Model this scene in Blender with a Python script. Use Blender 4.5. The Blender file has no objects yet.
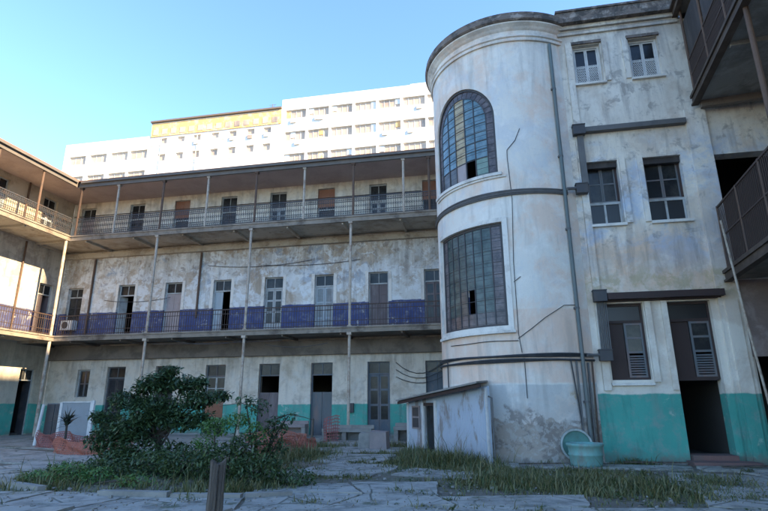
import bpy, math, random
import numpy as np
from math import sin, cos, pi, radians, sqrt
random.seed(7)
sc = bpy.context.scene
COL = sc.collection

# ------------------------------------------------------------------ helpers
def frame(x=0, y=0, z=0, a=0):
    """local (u right, d inward, z up) -> world, turned a degrees about z"""
    c, s = cos(radians(a)), sin(radians(a))
    return lambda p: (x + c*p[0] - s*p[1], y + s*p[0] + c*p[1], z + p[2])

TC, TR = (1.3, 18.25), 2.8                       # stair tower centre and radius
def tower(p):                                    # u = arc length from angle 180
    a = pi + p[0]/TR; r = TR - p[1]
    return (TC[0] + r*cos(a), TC[1] + r*sin(a), p[2])
def tu(deg): return radians(deg - 180)*TR

class MB:
    def __init__(s, T=None, step=None):
        s.v = []; s.f = []; s.m = []; s.T = T or (lambda p: p); s.step = step; s.smooth = False
    def add(s, vs, fs, mi=0):
        n = len(s.v); s.v += [s.T(p) for p in vs]
        s.f += [tuple(i+n for i in f) for f in fs]; s.m += [mi]*len(fs)
    def box(s, x0, x1, y0, y1, z0, z1, mi=0):
        n = 1 if not s.step else max(1, int(math.ceil(abs(x1-x0)/s.step)))
        vs = []; fs = []
        for i in range(n+1):
            x = x0+(x1-x0)*i/n
            vs += [(x,y0,z0),(x,y1,z0),(x,y1,z1),(x,y0,z1)]
        for i in range(n):
            a = 4*i; b = a+4
            fs += [(a,b,b+3,a+3),(b+1,a+1,a+2,b+2),(a+3,b+3,b+2,a+2),(a+1,b+1,b,a)]
        fs += [(1,0,3,2),(4*n,4*n+1,4*n+2,4*n+3)]
        s.add(vs, fs, mi)
    def bar(s, p, q, w, h=None, mi=0):           # square bar between two points
        h = h or w
        p = np.array(p,float); q = np.array(q,float); t = q-p; L = np.linalg.norm(t); t /= L
        up = np.array((0,0,1.)) if abs(t[2]) < .95 else np.array((0,1.,0))
        a = np.cross(t, up); a /= np.linalg.norm(a); b = np.cross(a, t)
        vs = []
        for o in (p, q):
            for i, j in ((-1,-1),(1,-1),(1,1),(-1,1)):
                vs.append(tuple(o + a*i*w/2 + b*j*h/2))
        s.add(vs, [(0,1,5,4),(1,2,6,5),(2,3,7,6),(3,0,4,7),(3,2,1,0),(4,5,6,7)], mi)
    def tube(s, pts, r, n=8, mi=0):
        pts = [np.array(p,float) for p in pts]; rs = r if isinstance(r,(list,tuple)) else [r]*len(pts)
        vs = []; fs = []; prev = None
        for i, p in enumerate(pts):
            t = pts[min(i+1,len(pts)-1)]-pts[max(i-1,0)]; t = t/(np.linalg.norm(t)+1e-9)
            up = prev if prev is not None else (np.array((1.,0,0)) if abs(t[0])<.8 else np.array((0,1.,0)))
            a = up - t*(up@t); a /= np.linalg.norm(a)+1e-9; prev = a; b = np.cross(t,a)
            for k in range(n):
                an = 2*pi*k/n; vs.append(tuple(p + (a*cos(an)+b*sin(an))*rs[i]))
        for i in range(len(pts)-1):
            for k in range(n):
                k2 = (k+1)%n; fs.append((i*n+k, i*n+k2, (i+1)*n+k2, (i+1)*n+k))
        fs.append(tuple(range(n-1,-1,-1))); fs.append(tuple((len(pts)-1)*n+k for k in range(n)))
        s.add(vs, fs, mi)
    def lathe(s, prof, c=(0,0,0), n=32, mi=0, a0=0, a1=360):
        vs = []; fs = []; full = abs(a1-a0) >= 360; m = n if full else n+1
        for k in range(m):
            a = radians(a0+(a1-a0)*k/n)
            for r, z in prof: vs.append((c[0]+r*cos(a), c[1]+r*sin(a), c[2]+z))
        P = len(prof)
        for k in range(n):
            k2 = (k+1)%m
            for i in range(P-1): fs.append((k*P+i, k2*P+i, k2*P+i+1, k*P+i+1))
        s.add(vs, fs, mi)
    def wall(s, u0, u1, z0, z1, th, holes, d=0., step=None, mi=0):
        """slab from (u0,z0) to (u1,z1), front at depth d, with real openings (u0,u1,z0,z1[,arch])"""
        us = {u0,u1}; zs = {z0,z1}
        for h in holes: us |= {h[0],h[1]}; zs |= {h[2],h[3]}
        if step:
            k = u0
            while k < u1: us.add(k); k += step
        us = sorted(u for u in us if u0 <= u <= u1); zs = sorted(z for z in zs if z0 <= z <= z1)
        us = [u for i,u in enumerate(us) if i==0 or u-us[i-1] > 1e-5]
        nu, nz = len(us)-1, len(zs)-1
        def solid(i,j):
            if i<0 or j<0 or i>=nu or j>=nz: return False
            x = (us[i]+us[i+1])/2; z = (zs[j]+zs[j+1])/2
            return not any(h[0]<x<h[1] and h[2]<z<h[3] for h in holes)
        base = []
        for dd in (d, d+th):
            for z in zs:
                for u in us: base.append((u,dd,z))
        N = len(us); M = N*len(zs); I = lambda i,j,k: k*M + j*N + i
        fs = []
        for j in range(nz):
            for i in range(nu):
                if not solid(i,j): continue
                fs.append((I(i,j,0),I(i+1,j,0),I(i+1,j+1,0),I(i,j+1,0)))
                fs.append((I(i+1,j,1),I(i,j,1),I(i,j+1,1),I(i+1,j+1,1)))
                if not solid(i-1,j): fs.append((I(i,j,1),I(i,j,0),I(i,j+1,0),I(i,j+1,1)))
                if not solid(i+1,j): fs.append((I(i+1,j,0),I(i+1,j,1),I(i+1,j+1,1),I(i+1,j+1,0)))
                if not solid(i,j-1): fs.append((I(i,j,1),I(i+1,j,1),I(i+1,j,0),I(i,j,0)))
                if not solid(i,j+1): fs.append((I(i,j+1,0),I(i+1,j+1,0),I(i+1,j+1,1),I(i,j+1,1)))
        s.add(base, fs, mi)
        for h in holes:
            if len(h) > 4: s.spandrel(h[0],h[1],h[3],h[4],d,th,mi)
    def spandrel(s, u0, u1, z1, r, d, th, mi=0, n=28, inset=0.):
        """fills the corners of an opening above a half-round arch of rise r"""
        c = (u0+u1)/2; hw = (u1-u0)/2; vs = []; fs = []
        for k in range(n+1):
            a = pi - pi*k/n; u = c+hw*cos(a); z = z1-r+r*sin(a)
            vs += [(u,d,z),(u,d,z1-.0005),(u,d+th,z),(u,d+th,z1-.0005)]
        for k in range(n):
            a = 4*k; b = a+4
            fs += [(a,b,b+1,a+1),(b+2,a+2,a+3,b+3),(a+2,b+2,b,a)]
        s.add(vs, fs, mi)
    def build(s, name, mat, parent=None, smooth=False, loc=(0,0,0), label=None):
        ox, oy, oz = WL.get(parent.name, (0,0,0)) if parent else (0,0,0)
        if parent is None: ox, oy, oz = loc
        me = bpy.data.meshes.new(name)
        me.from_pydata([(x-ox,y-oy,z-oz) for x,y,z in s.v], [], s.f)
        for m in (mat if isinstance(mat,(list,tuple)) else [mat]): me.materials.append(m)
        if isinstance(mat,(list,tuple)): me.polygons.foreach_set('material_index', s.m)
        if smooth or s.smooth: me.polygons.foreach_set('use_smooth', [True]*len(me.polygons))
        me.update()
        o = bpy.data.objects.new(name, me); COL.objects.link(o)
        if parent: o.parent = parent; WL[o.name] = (ox,oy,oz)
        else: o.location = loc; WL[o.name] = loc
        if label: o['label'] = label
        return o
WL = {}
def thing(name, label, cat, loc=(0,0,0), group=None):
    o = bpy.data.objects.new(name, None); COL.objects.link(o); o.location = loc
    o.empty_display_size = .3; WL[o.name] = tuple(loc)
    return tag(o, label, cat, group)
def tag(o, label, cat, group=None):
    o['label'] = label; o['category'] = cat
    if group: o['group'] = group
    return o
def struct(o, kind='structure', label=None, cat=None):
    o['kind'] = kind
    if label: o['label'] = label
    if cat: o['category'] = cat
    return o

# ------------------------------------------------------------------ materials
class NT:
    def __init__(s, name):
        s.mat = bpy.data.materials.new(name); s.mat.use_nodes = True
        s.t = s.mat.node_tree; s.b = s.t.nodes['Principled BSDF']
        tc = s.t.nodes.new('ShaderNodeTexCoord'); s.co = tc.outputs['Object']
        sp = s.t.nodes.new('ShaderNodeSeparateXYZ'); s.t.links.new(s.co, sp.inputs[0])
        s.x, s.y, s.z = sp.outputs
    def n(s, typ, **kw):
        nd = s.t.nodes.new(typ)
        for k, v in kw.items(): setattr(nd, k, v)
        return nd
    def l(s, a, b): s.t.links.new(a, b)
    def val(s, inp, v):
        if isinstance(v, bpy.types.NodeSocket): s.l(v, inp)
        else: inp.default_value = v
    def math(s, op, a, b=0., c=None, clamp=False):
        m = s.n('ShaderNodeMath', operation=op, use_clamp=clamp)
        s.val(m.inputs[0], a); s.val(m.inputs[1], b)
        if c is not None: s.val(m.inputs[2], c)
        return m.outputs[0]
    def noise(s, scale=1., detail=6, rough=.6, stretch=(1,1,1), off=(0,0,0), dist=0.):
        mp = s.n('ShaderNodeMapping'); s.l(s.co, mp.inputs[0])
        mp.inputs['Scale'].default_value = stretch; mp.inputs['Location'].default_value = off
        t = s.n('ShaderNodeTexNoise'); s.l(mp.outputs[0], t.inputs['Vector'])
        t.inputs['Scale'].default_value = scale; t.inputs['Detail'].default_value = detail
        t.inputs['Roughness'].default_value = rough; t.inputs['Distortion'].default_value = dist
        return t.outputs['Fac']
    def ramp(s, v, lo, hi, a=0., b=1.):
        m = s.n('ShaderNodeMapRange'); m.clamp = True
        s.val(m.inputs[0], v); m.inputs[1].default_value = lo; m.inputs[2].default_value = hi
        m.inputs[3].default_value = a; m.inputs[4].default_value = b
        return m.outputs[0]
    def mix(s, f, a, b):
        m = s.n('ShaderNodeMix', data_type='RGBA')
        s.val(m.inputs[0], f)
        for i, c in ((6,a),(7,b)):
            if isinstance(c, bpy.types.NodeSocket): s.l(c, m.inputs[i])
            else: m.inputs[i].default_value = (*c,1)
        return m.outputs[2]
    def done(s, col, rough=.85, bump=None, bstr=.3, bdist=.02, metal=0., spec=None):
        s.val(s.b.inputs['Base Color'], col if isinstance(col, bpy.types.NodeSocket) else (*col,1))
        s.val(s.b.inputs['Roughness'], rough); s.b.inputs['Metallic'].default_value = metal
        if spec is not None: s.b.inputs['Specular IOR Level'].default_value = spec
        if bump is not None:
            bn = s.n('ShaderNodeBump'); bn.inputs['Strength'].default_value = bstr; bn.inputs['Distance'].default_value = bdist
            s.l(bump, bn.inputs['Height']); s.l(bn.outputs[0], s.b.inputs['Normal'])
        return s.mat

def plaster(name, base, layers, bands=(), streak=.5, streakcol=(.16,.15,.14), off=0., fine=.35):
    """weathered render: base, blotches (colour, scale, lo, hi, amount[, z0, z1]), painted bands, run-off streaks"""
    k = NT(name); col = k.mix(k.noise(.5,4,off=(off,3,1)), base, tuple(c*.86 for c in base))
    wob = k.noise(1.3,5,off=(off,9,2))
    def zmask(z0, z1, soft=.25, amp=None):
        zz = k.math('ADD', k.z, k.math('MULTIPLY', k.math('SUBTRACT', wob, .5), .5*min(1,soft*4) if amp is None else amp))
        return k.math('MULTIPLY', k.ramp(zz, z0-soft, z0+soft), k.ramp(zz, z1-soft, z1+soft, 1., 0.))
    for i, L in enumerate(layers):
        c, scl, lo, hi, am = L[:5]
        if len(L) > 9: am *= .48
        f = k.math('MULTIPLY', k.ramp(k.noise(scl,8,.68,off=(off+i*7.3,i*3.1,i*5.7),dist=.4,stretch=L[9] if len(L)>9 else (1,1,1)), lo, hi), am)
        if len(L) > 5: f = k.math('MULTIPLY', f, zmask(L[5],L[6], L[7] if len(L)>7 else .25, L[8] if len(L)>8 else None))
        col = k.mix(f, col, c)
    fine2 = k.noise(2.6,9,.72,off=(off+2,6,4))
    for c, z0, z1, wear in bands:
        f = zmask(z0, z1, .018, .16)
        w = k.ramp(k.noise(2.2,9,.72,off=(off+4,1,8)), .60, .68, 1., 1.-wear)
        tint = k.mix(k.noise(.9,6,off=(off,5,5)), c, tuple(v*.62 for v in c)); tint = k.mix(k.math('MULTIPLY', k.ramp(fine2,.50,.66), .45), tint, (.30,.30,.28))
        tint = k.mix(k.math('MULTIPLY', k.ramp(k.noise(3.,7,.7,stretch=(1,1,.15),off=(off+1,1,1)),.52,.7), .5), tint, tuple(v*.3 for v in c))
        col = k.mix(k.math('MULTIPLY', f, w), col, tint)
        if z1 < 3 and z1 > 1:
            dm = k.math('MULTIPLY', zmask(-1, .22, .12, .9), k.ramp(fine2, .38, .60, .35, .9))
            col = k.mix(dm, col, (.17,.155,.125))
    if streak:
        st = k.ramp(k.noise(2.4,6,.65,stretch=(1,1,.10),off=(off,2,0)), .50, .72)
        st2 = k.ramp(k.noise(.7,4,.6,off=(off+8,2,3)), .40, .62)
        col = k.mix(k.math('MULTIPLY', k.math('MULTIPLY', st, st2), streak), col, streakcol)
    fn = k.noise(9,8,.7,off=(off,0,0)); sp = k.ramp(fn, .58, .72)
    col = k.mix(k.math('MULTIPLY', sp, fine), col, streakcol)
    return k.done(col, .9, k.math('ADD', fn, k.math('MULTIPLY', wob, 2.)), .35, .03)

def simple(name, c, rough=.6, var=.25, scale=3., dirt=None, da=.4, metal=0., stretch=(1,1,1), bump=.15, spec=None):
    k = NT(name); col = k.mix(k.noise(scale,6,.65,stretch=stretch), tuple(v*(1+var) for v in c), tuple(v*(1-var) for v in c))
    if dirt: col = k.mix(k.math('MULTIPLY', k.ramp(k.noise(scale*.6,8,.7,stretch=stretch,off=(5,5,5)), .48,.66), da), col, dirt)
    return k.done(col, rough, k.noise(scale*6,4) if bump else None, bump, .01, metal, spec)

GR = (.17,.155,.14)
M = {}
# back gallery: three storeys
SV = (1,1,.12)
RUN = (.17,.14,.11)
M['g0'] = plaster('ground storey plaster', (.74,.66,.55), [((.38,.30,.21),.8,.48,.62,.55),((.66,.64,.58),1.7,.5,.6,.5),((.20,.16,.12),1.6,.55,.68,.5),
                  (RUN,2.2,.47,.60,.75,3.2,4.9,.5,.8,SV)],
                  bands=[((.10,.45,.36),.12,1.56,.7),((.42,.41,.38),-1,.12,0)], streak=.5, off=1)
M['g1'] = plaster('peeling blue storey plaster', (.68,.66,.61),
                  [((.47,.37,.27),.28,.47,.54,.75),((.36,.29,.23),1.2,.50,.58,.60,7.6,12,.6,1.8),((.27,.38,.52),.5,.53,.60,.6,7.8,12,.5,1.2),((.72,.73,.72),2.0,.49,.54,.8,6.4,12,.4,1.),
                   ((.26,.22,.19),2.6,.55,.61,.7,8.4,12,.7,1.4),((.40,.31,.22),.9,.54,.60,.7),(RUN,1.8,.46,.60,.85,8.6,10.6,.6,1.4,SV),(RUN,3.5,.55,.66,.7,5,10.6,.6,1.,SV)],
                  bands=[((.07,.09,.22),5.2,6.72,.9)], streak=.7, off=2, fine=.5)
M['g2'] = plaster('top storey plaster', (.76,.69,.57), [((.40,.34,.27),1.2,.50,.62,.6),((.74,.72,.66),2.5,.5,.6,.5),(RUN,2.2,.48,.62,.7,10.5,14,.5,.8,SV)], streak=.6, off=3)
M['l0'] = plaster('wing ground storey plaster', (.60,.54,.43), [((.32,.27,.21),.8,.50,.66,.6),(RUN,2.,.47,.60,.7,3.,4.9,.5,.8,SV)], bands=[((.09,.44,.35),.12,1.66,.6)], streak=.5, off=4)
M['l1'] = plaster('wing blue storey plaster', (.60,.56,.48), [((.33,.28,.24),1.3,.48,.58,.65,7.0,12,.5,1.2),((.42,.31,.22),1.,.55,.64,.6),(RUN,1.8,.48,.62,.7,8.,10.6,.6,1.,SV)],
                  bands=[((.06,.07,.18),5.2,6.70,.9)], streak=.7, off=5)
M['l2'] = plaster('wing top storey plaster', (.58,.48,.35), [((.34,.26,.18),1.2,.48,.62,.7)], streak=.6, off=6)
# stair tower and adjoining block
M['tw'] = plaster('tower render', (.80,.745,.655),
                  [((.76,.54,.40),.5,.46,.58,.65),((.56,.58,.60),.7,.50,.62,.5),((.86,.81,.73),1.4,.5,.62,.5),
                   ((.74,.53,.40),.7,.32,.54,.8,2.12,4.2,.03,.12),((.43,.43,.41),.9,.32,.50,.65,.5,2.08,.02,.12),
                   ((.36,.30,.245),1.1,.05,.2,.95,-1,1.05,.03,1.3),((.19,.16,.14),2.2,.48,.56,.75,-1,1.5,.1,1.5),((.45,.42,.38),5,.5,.56,.6,-1,1.1,.1,1.),((.42,.27,.10),1.5,.63,.70,.8,1.2,1.9,.2),
                   ((.34,.32,.30),1.6,.45,.62,.5,12.9,15,.3),((.27,.24,.21),2.6,.49,.62,.65,11.2,13.9,.6,1.6,SV),((.30,.27,.24),3.,.52,.64,.6,6.0,8.5,.4,1.2,SV),((.26,.23,.20),2.6,.50,.62,.6,1.2,3.9,.4,1.2,SV)],
                  streak=.26, streakcol=(.32,.30,.27), off=7, fine=.22)
M['bl'] = plaster('block render', (.79,.72,.61),
                  [((.74,.49,.32),.55,.36,.52,.8,4.4,6.4,.5),((.40,.49,.62),.7,.44,.56,.75,5.6,9.4,.5,1.),((.84,.78,.68),1.3,.5,.62,.5),
                   ((.56,.45,.35),.8,.48,.60,.6),((.28,.25,.22),2.3,.54,.62,.6,6.,15,.4),((.36,.32,.28),1.3,.42,.58,.6,13.2,15,.3),((.45,.36,.20),2.5,.46,.58,.65,4.4,5.3,.2),
                   ((.22,.19,.17),3.2,.49,.61,.8,5.2,6.75,.3,1.2,SV),((.22,.19,.17),3.2,.50,.62,.75,10.2,11.7,.3,1.4,SV),((.22,.20,.18),2.4,.48,.60,.8,12.,13.9,.4,1.4,SV),((.24,.21,.18),3.,.52,.62,.7,8.8,9.9,.2,1.,SV)],
                  bands=[((.09,.42,.34),.02,1.80,.35)], streak=.34, streakcol=(.27,.24,.21), off=8, fine=.45)
M['trim'] = plaster('grey white trim', (.78,.73,.65), [((.38,.34,.30),1.6,.50,.64,.6)], streak=.5, off=9)
M['crown'] = plaster('blackened parapet', (.19,.15,.125), [((.42,.37,.32),2.6,.52,.60,.7),((.055,.05,.045),2.5,.45,.57,.85)], streak=.5, off=10)
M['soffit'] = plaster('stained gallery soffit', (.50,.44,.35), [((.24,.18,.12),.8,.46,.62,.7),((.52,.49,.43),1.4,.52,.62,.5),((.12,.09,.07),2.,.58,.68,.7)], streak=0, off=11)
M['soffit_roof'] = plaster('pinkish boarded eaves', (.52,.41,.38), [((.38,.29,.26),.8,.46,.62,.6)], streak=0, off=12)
M['soffit_dark'] = plaster('dark brown timber soffit', (.23,.19,.155), [((.10,.085,.07),1.,.45,.6,.7)], streak=0, off=13)  # dark brown timber with darker blotches
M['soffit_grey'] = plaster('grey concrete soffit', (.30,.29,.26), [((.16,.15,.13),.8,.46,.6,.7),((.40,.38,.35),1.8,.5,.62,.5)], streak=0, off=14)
M['fascia'] = simple('grimy concrete edge', (.25,.21,.165), .9, .5, 1.6, (.07,.052,.04), .9, bump=.5)
M['fascia_d'] = simple('dark rusty channel edge', (.07,.048,.034), .8, .4, 2., (.16,.12,.09), .6)
M['roof'] = simple('lead grey roof edge', (.13,.115,.10), .8, .3, 2., (.2,.16,.13), .5)
M['tiles'] = simple('old clay roof tiles', (.28,.13,.08), .9, .35, 4., (.08,.07,.06), .6)
M['post'] = simple('cream painted iron', (.44,.37,.29), .6, .25, 5., (.17,.09,.05), .7)
M['post_d'] = simple('rusty iron', (.12,.07,.045), .75, .35, 5., (.05,.04,.035), .6)
M['iron'] = simple('blue grey ironwork', (.045,.048,.055), .6, .3, 6., (.10,.06,.04), .7)
M['iron_b'] = simple('brown ironwork', (.06,.036,.027), .7, .3, 6., (.06,.04,.03), .5)
M['frame'] = simple('weathered pale joinery', (.40,.41,.40), .75, .25, 5., (.20,.17,.14), .6)
M['door_pale'] = simple('pale grey blue shutter paint', (.36,.40,.42), .7, .25, 3., (.22,.17,.15), .6, stretch=(1,1,.3))
M['door_pink'] = simple('faded pinkish shutter paint', (.36,.30,.29), .7, .3, 3., (.20,.15,.13), .6, stretch=(1,1,.3))
M['door_plum'] = simple('plum brown shutter paint', (.13,.10,.10), .7, .3, 3., (.3,.26,.25), .4, stretch=(1,1,.3))
M['door_slate'] = simple('slate blue door paint', (.085,.11,.135), .6, .3, 3., (.26,.19,.16), .5, stretch=(1,1,.3))
M['door_grey'] = simple('grey door paint', (.12,.13,.135), .7, .3, 3., (.26,.15,.12), .6, stretch=(1,1,.3))
M['door_dark'] = simple('dark shutter paint', (.035,.036,.042), .7, .3, 3., (.10,.08,.07), .5)
M['wood_red'] = simple('dark red brown wood', (.045,.024,.020), .7, .3, 3., (.04,.03,.025), .5, stretch=(1,1,.2))
M['shade_dark'] = simple('dark shade boards', (.045,.038,.036), .8, .4, 3., (.12,.10,.09), .5, stretch=(1,1,.3))  # dark colour painting in shade at window heads and the top gallery
M['orange'] = simple('orange brown board', (.24,.10,.055), .7, .2, 2., (.3,.2,.15), .5)
M['glass'] = simple('dusty dark glass', (.018,.02,.022), .2, .5, 1.3, (.09,.085,.075), .6, bump=.35, spec=.3)
M['glass_d'] = simple('black broken glazing', (.012,.012,.014), .35, .4, 2., bump=0)
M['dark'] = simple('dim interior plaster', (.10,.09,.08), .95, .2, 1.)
M['red'] = simple('red flaking paint', (.40,.07,.05), .8, .3, 6., (.25,.2,.18), .5)
M['conduit'] = simple('grey conduit', (.12,.115,.11), .6, .25, 4., (.07,.07,.07), .5)
M['boxd'] = simple('blackened metal box', (.05,.048,.05), .6, .3, 4., (.10,.07,.05), .4)
M['cable'] = simple('black cable sheath', (.035,.036,.04), .6, .3, 5., (.12,.12,.12), .3)
M['pipe'] = simple('oxidised grey green pipe', (.11,.14,.14), .6, .3, 3., (.2,.17,.14), .5, stretch=(1,1,.2))
M['concrete'] = simple('weathered concrete', (.27,.25,.22), .95, .25, 2.5, (.15,.14,.12), .6, bump=.5)
M['pinkc'] = simple('worn pinkish cement', (.28,.225,.205), .95, .2, 3., (.2,.17,.15), .5, bump=.4)
M['white'] = simple('dirty white paint', (.60,.59,.56), .7, .12, 3., (.34,.32,.30), .5)
M['step'] = simple('worn red cement', (.20,.11,.095), .9, .3, 3., (.12,.11,.10), .6, bump=.4)
M['netting'] = simple('orange red barrier netting', (.36,.11,.07), .7, .3, 4., (.30,.12,.09), .5)
M['net_pink'] = simple('faded red barrier netting', (.26,.085,.075), .7, .3, 4.)
M['hw'] = simple('white high rise paint', (.78,.77,.74), .8, .05, .3, (.66,.62,.56), .5)
M['hframe'] = simple('pale window frame paint', (.60,.57,.52), .7, .1, 1.)
M['hochre'] = simple('ochre tile cladding', (.74,.44,.18), .8, .2, 1.2, (.78,.66,.48), .9)
M['hgl'] = simple('tan glazing with blinds', (.56,.44,.34), .5, .4, .25, (.17,.15,.15), .8, bump=0)
M['hroof'] = simple('brown roof edge', (.16,.12,.09), .8)
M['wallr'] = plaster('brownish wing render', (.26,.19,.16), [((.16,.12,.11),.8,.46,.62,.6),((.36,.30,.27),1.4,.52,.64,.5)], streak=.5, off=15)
M['caster'] = plaster('shade block render', (.50,.48,.44), [((.36,.33,.29),.4,.5,.64,.5)], streak=.4, off=16)

def shed_mat():
    k = NT('pale blue sheet siding')
    rib = k.n('ShaderNodeTexWave', wave_type='BANDS', bands_direction='X'); rib.inputs['Scale'].default_value = 3.2
    rib.inputs['Distortion'].default_value = .3
    mp = k.n('ShaderNodeMapping'); k.l(k.co, mp.inputs[0]); mp.inputs['Rotation'].default_value = (0,0,radians(52)); k.l(mp.outputs[0], rib.inputs['Vector'])
    col = k.mix(k.noise(1.2,6), (.50,.56,.62), (.38,.42,.47))
    col = k.mix(k.math('MULTIPLY', k.ramp(k.noise(1.5,8,.7,stretch=(1,1,.35),off=(3,1,2)),.53,.60),.9), col, (.27,.23,.20))
    col = k.mix(k.math('MULTIPLY', k.ramp(k.z,0,.6,.7,0.), k.noise(3,5)), col, (.20,.18,.16))
    return k.done(col, .8, k.math('ADD', rib.outputs['Fac'], k.noise(4,5)), .4, .02)
M['shed'] = shed_mat()

def stained(name, c, c2):
    k = NT(name)
    g = k.noise(3.5,3,.6); col = k.mix(k.ramp(g,.35,.65), c, c2)
    # leading: thin came lines along z
    cz = k.math('FRACT', k.math('MULTIPLY', k.z, 5.2)); line = k.ramp(k.math('ABSOLUTE', k.math('SUBTRACT', cz, .5)), .44, .47)
    col = k.mix(line, col, (.04,.04,.045))
    bn = k.noise(7,4,.6,off=(2,2,2))
    return k.done(col, k.ramp(k.noise(2,4),.3,.7,.22,.45), bn, .25, .02, spec=.4)
M['sg_blue'] = stained('blue leaded glass', (.075,.15,.19), (.17,.26,.30))
M['sg_gold'] = stained('amber leaded glass', (.33,.24,.12), (.46,.37,.23))
M['sg_plum'] = stained('plum border leaded glass', (.06,.05,.055), (.17,.14,.14))
M['sg_green'] = stained('pale green leaded glass', (.13,.21,.17), (.22,.30,.25))
M['sg_grey'] = stained('grey green leaded glass', (.04,.065,.062), (.10,.135,.125))
M['sg_brown'] = stained('brown leaded glass', (.07,.065,.06), (.13,.12,.11))

def leafmat(name, c1, c2):
    k = NT(name); oi = k.n('ShaderNodeNewGeometry')
    col = k.mix(oi.outputs['Random Per Island'], c1, c2)
    k.b.inputs['Roughness'].default_value = .45; k.val(k.b.inputs['Base Color'], col)
    tr = k.n('ShaderNodeBsdfTranslucent'); k.l(col, tr.inputs['Color'])
    mx = k.n('ShaderNodeMixShader'); mx.inputs[0].default_value = .25
    k.l(k.b.outputs[0], mx.inputs[1]); k.l(tr.outputs[0], mx.inputs[2])
    k.l(mx.outputs[0], k.t.nodes['Material Output'].inputs[0])
    return k.mat
M['leaf'] = leafmat('dark glossy leaf', (.02,.042,.018), (.09,.145,.055))
M['leaf2'] = leafmat('fresh green leaf', (.05,.13,.03), (.14,.25,.06))
M['leaf3'] = leafmat('undergrowth leaf', (.02,.048,.018), (.11,.155,.05))
M['leaf4'] = leafmat('spiky leaf', (.02,.03,.025), (.05,.07,.05))
M['grass'] = leafmat('weedy grass blade', (.06,.095,.028), (.27,.23,.10))
M['litter'] = leafmat('dry leaf', (.10,.07,.04), (.26,.19,.10))
M['bark'] = simple('dark bark', (.06,.048,.038), .95, .3, 5., bump=.6, stretch=(1,1,.3))
M['stump'] = simple('weathered grey timber', (.115,.09,.07), .95, .6, 9., (.025,.02,.018), .95, stretch=(1,1,.10), bump=1.)

def ground_mat():
    k = NT('dirt and worn cement ground')
    col = k.mix(k.noise(.9,8,.65), (.20,.165,.12), (.10,.085,.062))
    col = k.mix(k.ramp(k.noise(.35,8,.7,off=(3,8,0)),.50,.58), col, (.085,.095,.05))
    col = k.mix(k.math('MULTIPLY',k.ramp(k.noise(9,6,.7),.52,.68),.6), col, (.33,.32,.30))
    return k.done(col, .95, k.noise(6,8,.7), .6, .05)
def pave_mat():
    k = NT('cracked pale cement paving')
    col = k.mix(k.noise(.8,8,.65), (.46,.425,.37), (.27,.25,.215))
    v = k.n('ShaderNodeTexVoronoi', feature='DISTANCE_TO_EDGE'); v.inputs['Scale'].default_value = .75
    mp = k.n('ShaderNodeMapping'); k.l(k.co, mp.inputs[0])
    va = k.n('ShaderNodeVectorMath', operation='ADD'); nn = k.n('ShaderNodeTexNoise'); nn.inputs['Scale'].default_value = 1.3; nn.inputs['Detail'].default_value=6
    k.l(mp.outputs[0], va.inputs[0]); k.l(nn.outputs['Color'], va.inputs[1]); k.l(va.outputs[0], v.inputs['Vector'])
    crack = k.math('MULTIPLY', k.ramp(v.outputs['Distance'], .0, .022, 1., 0.), k.ramp(k.noise(1.1,5,off=(1,7,0)), .42,.55))
    grime = k.ramp(k.noise(1.6,9,.72,off=(4,4,0)), .47, .60)
    col = k.mix(k.math('MULTIPLY', grime, .75), col, (.15,.145,.125))
    col = k.mix(k.math('MULTIPLY',k.ramp(k.noise(.7,8,.75,off=(9,2,0)), .56,.62),.85), col, (.085,.10,.05))
    col = k.mix(k.math('MULTIPLY', crack, .9), col, (.05,.055,.035))
    return k.done(col, k.ramp(k.noise(.9,5),.35,.65,.55,.95), k.math('SUBTRACT', k.noise(6,8,.7), crack), .5, .03)
M['ground'] = ground_mat(); M['pave'] = pave_mat()

# ------------------------------------------------------------------ joinery
def dbl_leaf(fr, T, x0, x1, z0, z1, d, mat, panels=3, louvre=False, name='shutter_leaf', open_right=0., open_left=0., glass_top=0):
    """two leaves; each leaf its own sub-part; open_* is the swing inwards in degrees"""
    w = (x1-x0)/2
    for side in (0,1):
        sw = open_left if side == 0 else open_right
        m = MB(); a = radians(sw)
        if side == 0: h = x0; loc = lambda p: (h+p[0]*cos(a)-p[1]*sin(a)*-1*0 - 0, d+p[0]*sin(a)+p[1]*cos(a), p[2]); sg = 1
        else: h = x1; loc = lambda p: (h-p[0]*cos(a), d+p[0]*sin(a)+p[1]*cos(a), p[2]); sg = -1
        m.T = lambda p, loc=loc: T(loc(p))
        ww = w-.008; st = .075
        m.box(.003,st,0,.045,z0,z1); m.box(ww-st,ww,0,.045,z0,z1)
        n = panels; H = z1-z0; zz = [z0+H*i/n for i in range(n+1)]
        for i in range(n+1):
            c = min(max(zz[i], z0+.05), z1-.05); m.box(st,ww-st,0.002,.043,c-.05,c+.05)
        g = MB(); g.T = m.T
        for i in range(n):
            a0 = zz[i]+.05; a1 = zz[i+1]-.05
            if i >= n-glass_top: g.box(st,ww-st,.018,.026,a0,a1)
            elif louvre:
                q = a0+.02
                while q < a1-.02:
                    m.add([(st,.004,q),(ww-st,.004,q),(ww-st,.038,q+.03),(st,.038,q+.03),(st,.004,q+.008),(ww-st,.004,q+.008),(ww-st,.038,q+.038),(st,.038,q+.038)],
                          [(0,1,2,3),(7,6,5,4),(0,4,5,1),(3,2,6,7)]); q += .055
                m.box(st,ww-st,.040,.043,a0,a1)
            else: m.box(st,ww-st,.014,.03,a0,a1)
        lf = m.build(name, mat, fr)
        if g.v: g.build('pane', M['glass'], fr)

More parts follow.
